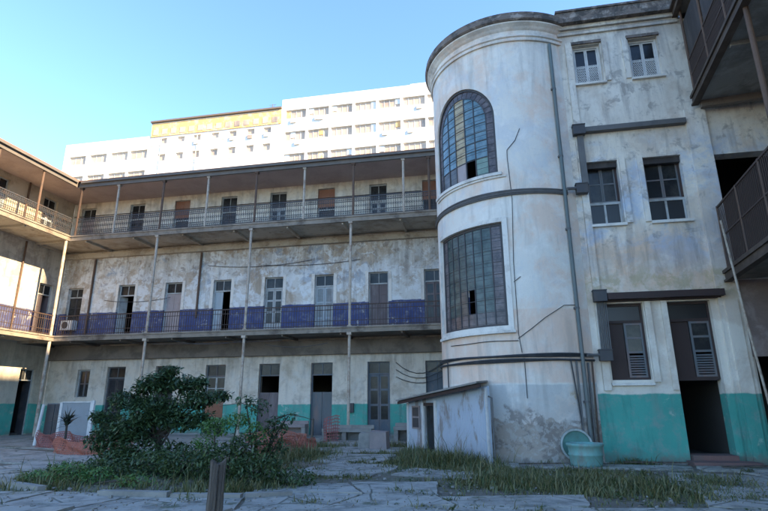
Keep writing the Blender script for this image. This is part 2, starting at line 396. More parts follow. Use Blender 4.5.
def opening(root, T, x0, x1, z0, z1, kind, mat='door_pale', d=.16, trans=.55, name=None, step=None, fmat='frame'):
    """frame + transom + leaves set in a wall opening"""
    fw = .06; m = MB(T)
    m.box(x0+.002,x0+fw,d-.02,d+.09,z0+.002,z1-.002); m.box(x1-fw,x1-.002,d-.02,d+.09,z0+.002,z1-.002)
    m.box(x0+fw,x1-fw,d-.018,d+.088,z1-fw,z1-.002)
    zt = z1-trans if trans else z1-fw
    if trans:
        m.box(x0+fw,x1-fw,d-.025,d+.09,zt-.035,zt+.035)
        m.box((x0+x1)/2-.018,(x0+x1)/2+.018,d,d+.06,zt+.035,z1-fw)
    isdoor = kind not in ('window','grille')
    fr = m.build(name or ('door' if isdoor else 'window'), M[fmat], root)
    if trans:
        g = MB(T); g.box(x0+fw,x1-fw,d+.03,d+.038,zt+.035,z1-fw); g.build('transom_pane', M['glass'], fr)
    X0, X1, Z1 = x0+fw, x1-fw, (zt-.037 if trans else zt)
    Z0 = z0+.01
    if kind == 'closed': dbl_leaf(fr,T,X0,X1,Z0,Z1,d+.01,M[mat],5)
    elif kind == 'louvre': dbl_leaf(fr,T,X0,X1,Z0,Z1,d+.01,M[mat],3,True)
    elif kind == 'open_r': dbl_leaf(fr,T,X0,X1,Z0,Z1,d+.01,M[mat],4,open_right=82)
    elif kind == 'open_l': dbl_leaf(fr,T,X0,X1,Z0,Z1,d+.01,M[mat],4,open_left=78)
    elif kind == 'open_b': dbl_leaf(fr,T,X0,X1,Z0,Z1,d+.01,M[mat],4,open_left=70,open_right=84)
    elif kind == 'glazed': dbl_leaf(fr,T,X0,X1,Z0,Z1,d+.01,M[mat],4,glass_top=3)
    elif kind == 'gap': dbl_leaf(fr,T,X0,X1,Z0,Z0+(Z1-Z0)*.72,d+.01,M[mat],4,glass_top=0)
    elif kind == 'window':
        m = MB(T); mm = (X0+X1)/2
        for a,b in ((X0,mm-.003),(mm+.003,X1)):
            m.box(a,a+.045,d+.02,d+.06,Z0,Z1); m.box(b-.045,b,d+.02,d+.06,Z0,Z1)
            n = max(2,int((Z1-Z0)/.5))
            for i in range(n+1):
                c = min(max(Z0+(Z1-Z0)*i/n,Z0+.025),Z1-.025); m.box(a+.045,b-.045,d+.021,d+.059,c-.022,c+.022)
        m.build('sash', M[mat], fr)
        g = MB(T); g.box(X0+.046,mm-.05,d+.036,d+.042,Z0+.03,Z1-.03); g.box(mm+.05,X1-.046,d+.036,d+.042,Z0+.03,Z1-.03); g.build('pane', M['glass'], fr)
    return fr

def railing(root, T, x0, x1, z0, h, mat, ornate=True, gap=.115, name='railing'):
    m = MB(T)
    for z, t in ((z0+h,.05),(z0+.10,.03),(z0+h-.22,.025),(z0+.32,.025)):
        m.box(x0+.05,x1-.05,-.02,.02,z-t/2,z+t/2)
    n = max(2,int((x1-x0-.1)/gap))
    for i in range(n+1):
        x = x0+.05+(x1-x0-.1)*i/n; m.box(x-.009,x+.009,-.009,.009,z0+.02,z0+h-.02)
    if ornate:
        for i in range(n):
            xa = x0+.05+(x1-x0-.1)*i/n; xb = x0+.05+(x1-x0-.1)*(i+1)/n; c = (xa+xb)/2
            for zc, r in ((z0+h-.12,.05),(z0+.21,.05),(z0+h*.55,.055)):
                for p,q in (((-1,0),(0,1)),((0,1),(1,0)),((1,0),(0,-1)),((0,-1),(-1,0))):
                    m.bar((c+p[0]*r,0,zc+p[1]*r),(c+q[0]*r,0,zc+q[1]*r),.016)
    return m.build(name, mat, root)

# ------------------------------------------------------------------ back gallery building
GY, WY = 24.17, 26.40            # gallery edge, wall face
XL, XW = -22.6, -24.7            # left gallery edge and wall
Z1a, Z1b, Z2a, Z2b, ZRa, ZRb = 4.86, 5.10, 10.42, 10.68, 13.62, 13.95
XE = 2.2
B = thing('gallery_building', 'long three storey galleried building with blue and teal bands, left of the round tower', 'building', (-12,25,0))
F = frame(0, WY)
cx = [-20.3,-17.3,-14.3,-11.25,-8.38,-5.4,-2.45]
def holes(w, z0, z1, xs): return [(x-w/2, x+w/2, z0, z1) for x in xs]
H0 = [(-22.75,-21.95,2.0,3.5)] + holes(1.15,.02,3.62,cx)
H1 = [(-24.2,-23.2,5.9,8.25)] + holes(1.06,Z1b+.02,8.30,cx)
H2 = [(-24.15,-23.15,Z2b+.02,13.30)] + holes(1.0,Z2b+.02,13.32,cx)
m = MB(F); m.wall(XW,XE,-.3,Z1a-.002,.45,[(a,b,(c if c>.5 else -.0),d) for a,b,c,d in H0]); m.build('ground_wall', M['g0'], B)
m = MB(F); m.wall(XW,XE,Z1a,Z2a-.002,.45,H1); m.build('middle_wall', M['g1'], B)
m = MB(F); m.wall(XW,XE,Z2a,ZRa+.15,.45,H2); m.build('top_wall', M['g2'], B)
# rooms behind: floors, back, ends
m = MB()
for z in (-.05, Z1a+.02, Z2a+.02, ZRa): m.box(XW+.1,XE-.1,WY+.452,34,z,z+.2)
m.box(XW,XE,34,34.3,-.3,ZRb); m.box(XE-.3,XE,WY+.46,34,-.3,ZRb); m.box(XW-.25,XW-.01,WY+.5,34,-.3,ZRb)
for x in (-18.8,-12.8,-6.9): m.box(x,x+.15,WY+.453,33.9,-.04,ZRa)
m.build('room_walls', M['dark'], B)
# gallery floors: body, edge, soffit are separate looks
def gallery(root, T, x0, x1, dep, z0, z1, sm, fm, joists=True, top=None, ends=0):
    m = MB(T); m.box(x0,x1,.02,dep-.003,z0+.07,z1); m.build('gallery_floor', M['concrete'] if top is None else top, root)
    m = MB(T); m.box(x0,x1,.06,dep-.004,z0+.03,z0+.068); 
    m.build('soffit', M[sm], root)
    m = MB(T); m.box(x0,x1,-.05,.018,z0+.03,z1+.015); m.box(x0,x1,-.09,-.052,z1-.05,z1+.03); m.box(x0,x1,-.075,.03,z0-.02,z0+.028)
    m.build('floor_edge', M[fm], root)
    if joists:
        n = int((x1-x0)/2.73)
        for i in range(n+1):
            x = x0+.12+(x1-x0-.24)*i/n
            m = MB(T); m.box(x-.04,x+.04,.062,dep-.01,z0-.10,z0+.028); m.build('joist', M[sm], root)
FG = frame(0, GY)
D = WY-GY
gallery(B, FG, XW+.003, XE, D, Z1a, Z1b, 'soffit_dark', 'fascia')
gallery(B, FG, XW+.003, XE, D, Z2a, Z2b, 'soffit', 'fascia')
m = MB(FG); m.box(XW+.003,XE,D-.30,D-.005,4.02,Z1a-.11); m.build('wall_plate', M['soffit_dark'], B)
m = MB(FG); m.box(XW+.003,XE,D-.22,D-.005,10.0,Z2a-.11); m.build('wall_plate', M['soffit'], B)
# roof
m = MB(FG); m.box(XW+.003,XE,.0,D-.003,ZRa,ZRa+.06); m.build('eaves_soffit', M['soffit_roof'], B)
m = MB(FG); m.box(XL+.1,XE,-.10,-.004,ZRa-.02,ZRb-.02); m.box(XL+.3,XE,-.22,-.102,ZRb-.14,ZRb-.03); m.build('gutter', M['roof'], B)
m = MB(); m.add([(XW-.2,GY-.2,ZRb-.018),(XE,GY-.2,ZRb-.018),(XE,30.2,ZRb+1.0),(XW-.2,30.2,ZRb+1.0),(XE,34.3,ZRb),(XW-.2,34.3,ZRb),
               (XW-.2,GY-.2,ZRb+.03),(XE,GY-.2,ZRb+.03),(XE,30.2,ZRb+1.06),(XW-.2,30.2,ZRb+1.06)],
              [(3,2,1,0),(6,7,8,9),(0,1,7,6),(9,8,4,5),(3,5,4,2),(1,2,8,7),(0,6,9,3)])
m.build('roof', M['tiles'], B)
# posts
for x in (-17.15,-11.72,-6.36,-.95):
    m = MB(); m.tube([(x,GY+.02,-.1),(x,GY+.02,.25)],.11,10); m.tube([(x,GY+.02,.25),(x,GY+.02,Z1a-.02)],.07,10); m.box(x-.11,x+.11,GY-.09,GY+.13,Z1a-.14,Z1a-.022); m.build('post', M['post'], B)
    m = MB(); m.tube([(x,GY+.03,Z1b+.0),(x,GY+.03,Z2a-.02)],.068,10); m.box(x-.1,x+.1,GY-.07,GY+.13,Z2a-.12,Z2a-.022); m.box(x-.1,x+.1,GY-.04,GY+.13,Z1b+.002,Z1b+.08); m.build('post', M['post'], B)
tx = [-22.35,-19.95,-17.12,-14.42,-11.6,-8.9,-6.25,-3.65,-2.35,-.3]
for i,x in enumerate(tx):
    m = MB(); m.tube([(x,GY+.03,Z2b),(x,GY+.03,ZRa-.003)],.062,8); m.box(x-.09,x+.09,GY-.06,GY+.12,ZRa-.10,ZRa-.004)
    m.build('post', M['post' if i%2 else 'post_d'], B)
FR = frame(0, GY+.03)
for a,b in zip(tx[:-1],tx[1:]): railing(B, FR, a, b, Z2b, 1.05, M['iron'])
px1 = [XL+.05,-17.15,-11.72,-6.36,-.95]
for a,b in zip(px1[:-1],px1[1:]): railing(B, FR, a, b, Z1b, 1.08, M['iron_b'], ornate=False, gap=.13)
# openings
opening(B,F,-22.75,-21.95,2.0,3.5,'window','door_grey',trans=0)
kinds0 = [('louvre','door_dark'),('gap','door_dark'),('window','frame'),('gap','door_plum'),('gap','door_grey'),('glazed','door_slate'),('closed','door_slate')]
for x,(kd,mt) in zip(cx,kinds0): 
    fr = opening(B,F,x-.575,x+.575,.02,3.62,kd,mt,trans=.6,fmat='door_slate' if x>-9 else 'door_grey')
    if kd == 'window':
        m = MB(F); m.box(x-.51,x+.51,.10,.13,.9,1.75); m.build('board', M['orange'], fr)
opening(B,F,-24.2,-23.2,5.9,8.25,'window','door_dark')
kinds1 = [('open_b','frame'),('closed','door_pink'),('open_r','door_pale'),('glazed','frame'),('louvre','door_pale'),('closed','door_plum'),('glazed','door_plum')]
for x,(kd,mt) in zip(cx,kinds1): opening(B,F,x-.53,x+.53,Z1b+.02,8.30,kd,mt,trans=.62,fmat='frame')
opening(B,F,-24.15,-23.15,Z2b+.02,13.3,'closed','door_pink',trans=.7)
kinds2 = [('louvre','door_dark'),('closed','door_dark'),('closed','door_dark'),('glazed','door_pale'),('closed','door_dark'),('glazed','frame'),('closed','door_dark')]
for i,(x,(kd,mt)) in enumerate(zip(cx,kinds2)):
    fr = opening(B,F,x-.5,x+.5,Z2b+.02,13.32,kd,mt,trans=1.25 if i in(1,4) else .95,fmat='frame')
    if i in (1,4,6):
        m = MB(F); m.box(x-.52,x+.52,.09,.12,12.2,13.28); m.build('board', M['orange'], fr, label='orange brown board over the top of the door')
# pilaster strips & downpipes on the blue storey, white surrounds
for x in (-15.72,-22.6):
    m = MB(F); m.tube([(x,-.07,Z1b+ (1.1 if x==-15.72 else .02)),(x,-.07,9.95)],.06,8); m.build('downpipe', M['post_d'], B)
for i,x in enumerate(cx):
    for s in (-1,1):
        m = MB(F); m.box(x+s*.62-.085,x+s*.62+.085,-.022,-.003,6.7,8.36); m.build('surround', M['trim'], B)
# dark meter box on the teal wall and wires along the ground storey
m = MB(F); m.box(-6.95,-6.65,-.14,-.003,1.15,1.60); m.build('meter_box', M['boxd'], B)
for k in range(3):
    pts = [(-4.5+i*.34, -.05-.01*k, 3.55-.35*k - (.55-.12*k)*4*(i/7)*(1-i/7)) for i in range(8)]
    m = MB(F); m.tube(pts,.018,6); m.build('wire', M['cable'], B)
m = MB(F); m.tube([(-24.6,-.05,12.75),(-3,-.05,12.7)],.02,6); m.build('wire', M['cable'], B)

random.seed(17)
for z,n_,y in ((9.3,2,-.06),(7.6,1,-.05),(4.35,3,GY-WY+.1)):
    for q in range(n_):
        xa = random.uniform(-22,-9); xb = xa+random.uniform(2.5,7); sg = random.uniform(.03,.22); za = z+random.uniform(-.35,.35)
        m = MB(F); m.tube([(xa+(xb-xa)*i/10, y, za-sg*4*(i/10)*(1-i/10)) for i in range(11)],.014,5); m.build('wire', M['cable'], B)
# ------------------------------------------------------------------ left wing
L = thing('gallery_wing', 'left wing with open galleries and a patch of yellow sun on its wall', 'building', (XW,18,0))
def FL(p): return (XW - p[1], p[0], p[2])                   # u -> +Y, depth -> -X
def FLG(p): return (XL - p[1], p[0], p[2])
y0, y1 = 10.0, WY-.003
cyl = [12.6,15.6,18.6,21.6,24.95]
HL0 = [(c-.5,c+.5,.0,3.5) for c in (12.6,15.6,18.6,21.6,25.05)]
HL1 = [(c-.5,c+.5,Z1b+.02,8.3) for c in (12.6,15.6,18.6,21.3,25.3)]
HL2 = [(c-.5,c+.5,Z2b+.02,13.3) for c in (12.6,15.6,18.6,21.3,24.6)]
m = MB(FL); m.wall(y0,y1,-.3,Z1a-.002,.45,HL0); m.build('ground_wall', M['l0'], L)
m = MB(FL); m.wall(y0,y1,Z1a,Z2a-.002,.45,HL1); m.build('middle_wall', M['l1'], L)
m = MB(FL); m.wall(y0,y1,Z2a,ZRa+.15,.45,HL2); m.build('top_wall', M['l2'], L)
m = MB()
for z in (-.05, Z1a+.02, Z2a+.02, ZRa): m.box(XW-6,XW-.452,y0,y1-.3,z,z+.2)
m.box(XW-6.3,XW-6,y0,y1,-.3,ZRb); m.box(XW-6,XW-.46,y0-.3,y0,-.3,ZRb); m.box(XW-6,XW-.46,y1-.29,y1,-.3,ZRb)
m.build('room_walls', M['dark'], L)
D2 = XL-XW
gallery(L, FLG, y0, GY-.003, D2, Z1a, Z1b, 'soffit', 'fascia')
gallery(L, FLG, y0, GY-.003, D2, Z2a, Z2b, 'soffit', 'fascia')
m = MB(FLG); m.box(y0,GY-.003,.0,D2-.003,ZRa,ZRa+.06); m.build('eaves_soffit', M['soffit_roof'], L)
m = MB(FLG); m.box(y0,GY-.2,-.10,-.004,ZRa-.02,ZRb-.02); m.box(y0,GY-.3,-.22,-.102,ZRb-.14,ZRb-.03); m.build('gutter', M['roof'], L)
m = MB(); m.add([(XL+.2,y0,ZRb-.02),(XL+.2,GY-.25,ZRb-.02),(-28,GY-.25,ZRb+1),(-28,y0,ZRb+1),(XL+.2,y0,ZRb+.03),(XL+.2,GY-.25,ZRb+.03),(-28,GY-.25,ZRb+1.06),(-28,y0,ZRb+1.06),(-31,y0,ZRb),(-31,GY-.25,ZRb)],
                [(0,1,2,3),(7,6,5,4),(4,5,1,0),(6,7,8,9),(5,6,2,1),(3,7,4,0),(3,2,9,8)]); m.build('roof', M['tiles'], L)
ly = [11.0,13.7,16.4,19.1,21.75]
for y in ly:
    m = MB(); m.tube([(XL-.03,y,Z2b),(XL-.03,y,ZRa-.003)],.06,8); m.build('post', M['post_d'], L)
for y in (11.0,16.4,23.95):
    m = MB(); m.tube([(XL-.03,y,Z1b),(XL-.03,y,Z2a-.02)],.075,8); m.build('post', M['post'], L)
    m = MB(); m.tube([(XL-.03,y,-.1),(XL-.03,y,Z1a-.02)],.08,8); m.build('post', M['post'], L)
FLR = lambda p: (XL-.03-p[1], p[0], p[2])
lz = ly+[24.1]
for a,b in zip(lz[:-1],lz[1:]): railing(L, FLR, a, b, Z2b, 1.05, M['iron'])
for a,b in zip([11.0,13.7,16.4,20.1],[13.7,16.4,20.1,23.95]): railing(L, FLR, a, b, Z1b, 1.08, M['iron_b'], ornate=False, gap=.13)
for h,kd,mt in zip(HL0,('closed','closed','open_b','closed','open_b'),('door_grey','door_grey','door_grey','door_grey','door_dark')): opening(L,FL,*h[:4],kd,mt,trans=.6)
for h,kd,mt in zip(HL1,('closed','closed','louvre','closed','open_r'),('door_pale','door_pink','door_pale','door_pink','door_plum')): opening(L,FL,*h[:4],kd,mt,trans=.6)
for h,kd,mt in zip(HL2,('closed','closed','louvre','louvre','glazed'),('door_pale','door_pink','door_pale','door_pale','door_pale')): opening(L,FL,*h[:4],kd,mt,trans=.8)
m = MB(FL); m.tube([(23.4,-.07,Z1b),(23.4,-.07,Z2a-.1)],.05,8); m.build('downpipe', M['post_d'], L)
m = MB(FL); m.tube([(22.95,-.07,Z2b),(22.95,-.07,ZRa)],.05,8); m.build('downpipe', M['post_d'], L)

# air conditioner by the corner
A = thing('air_conditioner', 'small white air conditioner box below the corner window of the blue storey', 'air conditioner', (-23.6,WY-.35,5.75))
m = MB(); m.box(-24.0,-23.25,WY-.42,WY-.03,5.72,6.28); m.build('casing', M['white'], A)
m = MB(); m.lathe([(.0,0),(.20,0),(.20,.012),(0,.012)],(0,0,0),20); m.T=None
m.v = [(-23.72+x, WY-.422-z, 6.0+y) for x,y,z in m.v]; m.build('fan_grille', M['boxd'], A)
m = MB(); m.bar((-23.9,WY-.3,5.1),(-23.9,WY-.3,5.72),.04); m.bar((-23.35,WY-.3,5.1),(-23.35,WY-.3,5.72),.04); m.build('bracket', M['post_d'], A)

# ------------------------------------------------------------------ stair tower and block
S = thing('stair_tower', 'white round stair tower with leaded windows, joined to the square block on its right', 'building', (3,18,0))
aE = 318
lw = (tu(201), tu(257), 3.74, 6.90); aw = (tu(200), tu(257), 8.55, 11.95)
ar = (aw[1]-aw[0])/2
m = MB(tower)
m.wall(tu(150),tu(aE),-.3,13.2,.4,[lw, (*aw, ar)],step=.14)
tw_o = m.build('tower_wall', M['tw'], S)
# mouldings and cornice by lathe
def ring(name, prof, mat, a0=150, a1=aE):
    m = MB(); m.lathe([(TR+r, z) for r,z in prof], (TC[0],TC[1],0), 90, 0, a0, a1); m.smooth = False
    return m.build(name, mat, S)
ring('moulding', [(-.38,13.198),(0,13.198),(.06,13.20),(.07,13.26),(.05,13.31),(.10,13.34),(.10,13.38),(.0,13.40),(0,13.62),(.05,13.66),(.10,13.72),(.20,13.80),(.20,13.85),(-.38,13.85)], M['tw'])
ring('parapet', [(-.38,13.852),(.23,13.852),(.28,13.90),(.28,14.0),(.24,14.05),(.25,14.16),(.15,14.22),(-.38,14.22)], M['crown'])
ring('string_course', [(-.0,8.36),(.045,8.36),(.055,8.42),(.0,8.44)], M['trim'], 198, 262)
m = MB(); m.lathe([(0,14.0),(TR-.3,14.0)],(TC[0],TC[1],0),48,0,0,360); m.build('roof', M['crown'], S)
# window surround, lower: raised white frame
m = MB(tower, .14); u0,u1,z0,z1 = lw
m.box(u0-.14,u0-.004,-.05,-.002,z0-.14,z1+.14); m.box(u1+.004,u1+.16,-.05,-.002,z0-.14,z1+.14)
m.box(u0-.004,u1+.004,-.049,-.002,z1+.004,z1+.14); m.box(u0-.2,u1+.2,-.11,-.002,z0-.22,z0-.142); m.box(u0-.004,u1+.004,-.049,-.002,z0-.14,z0-.004)
m.build('surround', M['trim'], S)
m = MB(tower, .14); m.box(aw[0]-.12,aw[1]+.12,-.09,-.002,aw[2]-.12,aw[2]-.02); m.build('sill', M['trim'], S)

# lower leaded window
m = MB(tower,.14); m.box(u0+.002,u0+.07,.06,.14,z0+.002,z1-.002); m.box(u1-.07,u1-.002,.06,.14,z0+.002,z1-.002)
m.box(u0+.07,u1-.07,.061,.139,z1-.08,z1-.002); m.box(u0+.07,u1-.07,.061,.139,z0+.002,z0+.07)
W1 = m.build('window', M['boxd'], S, label='tall rectangular grey green leaded window in the round wall with one broken pane')
nc = 8; cw = (u1-u0-.14)/nc; rows = 8; rh = (z1-z0-.15)/rows
bars = MB(tower,.14); gl = MB(tower,.14)
for i in range(nc+1):
    x = u0+.07+cw*i; bars.box(x-.016,x+.016,.065,.115,z0+.07,z1-.08)
for j in range(1,rows):
    z = z0+.07+rh*j; bars.box(u0+.07,u1-.07,.075,.105,z-.007,z+.007)
for i in range(nc):
    for j in range(rows):
        if i == 4 and j in (1,2): continue                   # the missing panes
        x = u0+.07+cw*i; z = z0+.07+rh*j
        mi = 2 if (i in (0,nc-1) or j == 0) else (1 if (i==3 and j in (1,2)) else 0)
        t = random.uniform(-.004,.004)
        gl.box(x+.016,x+cw-.016,.086+t,.092+t,z+.007,z+rh-.007,mi)
bars.build('glazing_bars', M['iron'], W1); gl.build('pane', [M['sg_grey'],M['sg_brown'],M['sg_plum']], W1)

# arched stained window
u0,u1,z0,z1 = aw; sp = z1-ar; uc = (u0+u1)/2
def arcz(x, hw): return sp + sqrt(max(0,hw*hw-(x-uc)**2))
m = MB(tower,.14); hw = (u1-u0)/2
pts_o = [(u0,z0)]; 
def arch_band(m, ho, hi, d0, d1, n=30, mi=0, zb=None):
    vs=[]; fs=[]; zb = z0 if zb is None else zb
    ring_ = [(-1,zb,None)] 
    P = [(uc-ho,zb,uc-hi,zb)]+[(uc+ho*cos(pi-pi*k/n), sp+ho*sin(pi-pi*k/n), uc+hi*cos(pi-pi*k/n), sp+hi*sin(pi-pi*k/n)) for k in range(n+1)]+[(uc+ho,zb,uc+hi,zb)]
    for a,b,c,d in P: vs += [(a,d0,b),(c,d0,d),(c,d1,d),(a,d1,b)]
    for k in range(len(P)-1):
        i=4*k; j=i+4
        fs += [(i,i+1,j+1,j),(i+1,i+2,j+2,j+1),(i+2,i+3,j+3,j+2),(i+3,i,j,j+3)]
    m.add(vs,fs,mi)
arch_band(m, hw-.002, hw-.07, .05, .14); m.box(u0+.07,u1-.07,.05,.14,z0,z0+.06)
W2 = m.build('window', M['boxd'], S, label='arched stained glass window with a blue field, an amber stripe and a plum border')
gl = MB(tower,.14); bars = MB(tower,.14)
arch_band(gl, hw-.07, hw-.30, .088,.094, 30, 1, z0+.06)
arch_band(bars, hw-.295, hw-.325, .07,.11)
cols = [(-1,-.55,0),(-.55,-.18,0),(-.18,.24,2),(.24,.60,0),(.60,1,0)]
hi = hw-.32; zr = z0+.06
for k,(a,b,mi) in enumerate(cols):
    xa, xb = uc+a*hi, uc+b*hi; n = 8
    for i in range(n):
        p = xa+(xb-xa)*i/n; q = xa+(xb-xa)*(i+1)/n
        zs = z0+.66 if k != 3 else z0+.70
        gl.add([(p,.09,zs),(q,.09,zs),(q,.09,arcz(q,hi)),(p,.09,arcz(p,hi))],[(0,1,2,3)],mi)
    lowmi = [3,3,4,None,5][k]
    if lowmi is not None: gl.box(xa+.01,xb-.01,.092,.098,zr,z0+.65,lowmi)
    if k: bars.box(xa-.016,xa+.016,.068,.115,zr,arcz(xa,hi)-.002)
for j in range(1,9):
    z = z0+.66+(z1-z0-.9)*(j-1)/8; h2 = hi if z < sp else sqrt(max(.01,hi*hi-(z-sp)**2))
    bars.box(uc-h2,uc+h2,.074,.107,z-.009,z+.009)
# drawn came lines in the plum border
for k in range(1,18):
    a = pi-pi*k/18; bars.bar((uc+(hw-.07)*cos(a),.085,sp+(hw-.07)*sin(a)),(uc+(hw-.30)*cos(a),.085,sp+(hw-.30)*sin(a)),.014)
for k in range(1,8):
    for s in (-1,1): 
        z = z0+.06+(sp-z0)*k/8; bars.bar((uc+s*(hw-.07),.085,z),(uc+s*(hw-.30),.085,z),.014)
bars.build('glazing_bars', M['iron'], W2)
gl.build('pane', [M['sg_blue'],M['sg_plum'],M['sg_gold'],M['sg_brown'],M['door_pink'],M['sg_green']], W2)
# tower interior
m = MB(); m.box(TC[0]-1.8,TC[0]+2,TC[1]+.9,TC[1]+1.1,-.2,13.9); m.build('inner_wall', M['dark'], S)
m = MB(); m.lathe([(.0,7.6),(TR-.42,7.6)],(TC[0],TC[1],0),40,0); m.build('landing', M['dark'], S)
m = MB(); m.add([(-1.12,19.65,-.3),(-1.12,24.0,-.3),(-1.12,24.0,13.9),(-1.12,19.65,13.9),(-.8,19.65,-.3),(-.8,24.0,-.3),(-.8,24.0,13.9),(-.8,19.65,13.9)],[(0,3,2,1),(4,5,6,7),(3,7,6,2),(0,1,5,4),(0,4,7,3),(1,2,6,5)])
m.build('side_wall', M['tw'], S)

# block front
BY = 16.0; FB = frame(0,BY); bx0, bx1 = 3.36, 12.0
TL, TRr = (3.44,4.30), (5.14,6.04)
bh = [(3.40,4.27,11.70,13.12),(5.15,6.05,11.70,13.12),(3.38,4.32,6.80,8.85),(5.06,6.14,6.80,8.85),
      (3.42,4.47,2.18,4.34),(5.12,6.24,.0,4.34),(7.06,8.75,Z1b,8.75),(7.10,8.70,0.,4.2),(7.06,8.75,Z2b,13.2)]
bxs = 2.98
m = MB(FB); m.wall(bxs,bx1,-.3,13.66,.42,bh); m.build('block_wall', M['bl'], S)
m = MB(FB)
m.box(bxs-.02,6.72,-.07,-.0,13.52,13.62); m.box(bxs-.03,6.74,-.03,.42,13.662,13.72); m.box(bxs-.05,6.80,-.12,.42,13.722,13.86)
m.build('moulding', M['bl'], S)
m = MB(FB); m.box(bxs-.06,6.86,-.30,.42,13.862,14.02); m.box(bxs-.03,6.83,-.24,.42,14.022,14.30); m.box(bxs-.05,6.85,-.28,.42,14.302,14.38); m.build('parapet', M['crown'], S)
m = MB(FB); m.box(2.7,bx1,.42,9,13.9,14.05); m.build('roof', M['crown'], S)
# pilasters, recess strips
m = MB(FB); m.box(6.42,7.0,-.12,-.003,0,10.3); m.box(6.55,6.88,-.17,-.122,0,4.3); m.build('pilaster', M['bl'], S)
m = MB(FB); m.box(4.36,4.52,-.07,-.003,6.76,8.9); m.box(4.88,5.03,-.07,-.003,6.76,8.9); m.build('pilaster', M['bl'], S)
m = MB(FB); m.box(4.50,4.66,-.07,-.003,2.12,4.36); m.box(4.94,5.09,-.07,-.003,1.9,4.36); m.build('pilaster', M['bl'], S)
m = MB(FB); m.box(4.32,4.48,-.06,-.003,11.66,13.15); m.box(4.94,5.10,-.06,-.003,11.66,13.15); m.build('pilaster', M['bl'], S)
m = MB(FB); m.box(3.16,3.36,-.08,-.003,1.9,13.2); m.build('pilaster', M['bl'], S)
for a,b,z in ((3.34,4.35,6.755),(5.04,6.18,6.755),(3.38,4.49,2.10),(3.34,4.33,11.64),(5.1,6.1,11.64)):
    m = MB(FB); m.box(a,b,-.10,.06,z-.07,z); m.build('sill', M['trim'], S)
# block rooms
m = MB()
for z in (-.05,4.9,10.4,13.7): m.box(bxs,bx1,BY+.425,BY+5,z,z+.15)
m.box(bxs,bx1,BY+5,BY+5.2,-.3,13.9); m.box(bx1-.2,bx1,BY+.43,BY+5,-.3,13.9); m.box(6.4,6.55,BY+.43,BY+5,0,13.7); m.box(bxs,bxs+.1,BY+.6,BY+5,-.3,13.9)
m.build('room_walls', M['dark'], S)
# top windows with lace-like lower panels
for a,b in ((3.40,4.27),(5.15,6.05)):
    fr = opening(S,FB,a,b,11.70,13.12,'window','white',trans=0,d=.17,fmat='white')
    for c0,c1 in ((a+.11,(a+b)/2-.05),((a+b)/2+.05,b-.11)):
        m = MB(FB); m.box(c0,c1,.18,.19,11.79,11.80); m.box(c0,c1,.18,.19,12.42,12.43)
        for i in range(5):
            for j in range(6):
                x = c0+(c1-c0)*(i+.5)/5; z = 11.80+.62*(j+.5)/6
                m.bar((x-.03,.185,z-.05),(x+.03,.185,z+.05),.016); m.bar((x-.03,.187,z+.05),(x+.03,.187,z-.05),.016)
        m.build('lattice', M['white'], fr)
    m = MB(FB); m.box(a-.05,b+.05,-.06,-.003,13.14,13.24); m.build('lintel', M['crown'], S)
# middle windows
for n_,(a,b) in enumerate(((3.38,4.32),(5.06,6.14))):
    fr = opening(S,FB,a,b,7.55,8.85,'window','door_grey',trans=0,d=.26,fmat='wood_red')
    m = MB(FB); m.box(a+.003,b-.003,.22,.30,7.47,7.55); m.box((a+b)/2-.03,(a+b)/2+.03,.23,.29,6.83,7.47); m.box(a+.003,a+.06,.23,.29,6.83,7.47); m.box(b-.06,b-.003,.23,.29,6.83,7.47); m.box(a+.003,b-.003,.225,.29,6.802,6.86)
    m.build('lower_frame', M['frame'], fr)
    m = MB(FB); m.box(a+.003,b-.003,.10,.255,8.66,8.845); m.build('header_shade', M['shade_dark'], fr)  # dark box put in for the lintel's shade
    m = MB(FB); m.box(a+.06,(a+b)/2-.03,.255,.265,6.86,7.47); m.box((a+b)/2+.03,b-.06,.255,.265,6.86,7.47); m.build('lower_pane', M['glass_d'], fr)
# ground window and door leaves
for n_,(a,b) in enumerate(((3.42,4.47),(5.12,6.24))):
    zb = 2.18; m = MB(FB); fw=.06
    m.box(a+.003,a+fw,.16,.26,zb,4.33); m.box(b-fw,b-.003,.16,.26,zb,4.33); m.box(a+fw,b-fw,.161,.259,3.78,3.86); m.box(a+fw,b-fw,.161,.259,4.27,4.33); m.box(a+fw,b-fw,.161,.259,zb-(.03 if n_ else -.0),zb+.07)
    fr = m.build('door' if n_ else 'window', M['wood_red'], S, label='doorway with a dark open lower half and a louvred leaf above' if n_ else 'ground floor window with one louvred leaf ajar')
    g = MB(FB); g.box(a+fw,b-fw,.2,.21,3.86,4.27); g.build('transom_pane', M['glass_d'], fr)
    mm = (a+b)/2-.03
    p = MB(FB); p.box(a+fw,mm,.22,.25,zb+.07,3.78); p.build('panel', M['wood_red'], fr)
    q = MB(FB); c0,c1 = mm+.01,b-fw
    q.box(c0,c0+.06,.17,.21,zb+.07,3.78); q.box(c1-.05,c1,.17,.21,zb+.07,3.78)
    for z in (zb+.07,2.92,3.32,3.72): q.box(c0+.06,c1-.05,.171,.209,z,z+.06)
    z = zb+.16
    while z < 2.88:
        q.add([(c0+.06,.172,z),(c1-.05,.172,z),(c1-.05,.205,z+.035),(c0+.06,.205,z+.035),(c0+.06,.172,z+.012),(c1-.05,.172,z+.012),(c1-.05,.205,z+.047),(c0+.06,.205,z+.047)],[(0,1,2,3),(7,6,5,4),(0,4,5,1),(3,2,6,7)]); z += .068
    q.build('shutter_leaf', M['door_grey'], fr)
    g = MB(FB); g.box(c0+.06,c1-.05,.188,.194,2.98,3.32); g.box(c0+.06,c1-.05,.188,.194,3.38,3.72); g.build('pane', M['glass'], fr)
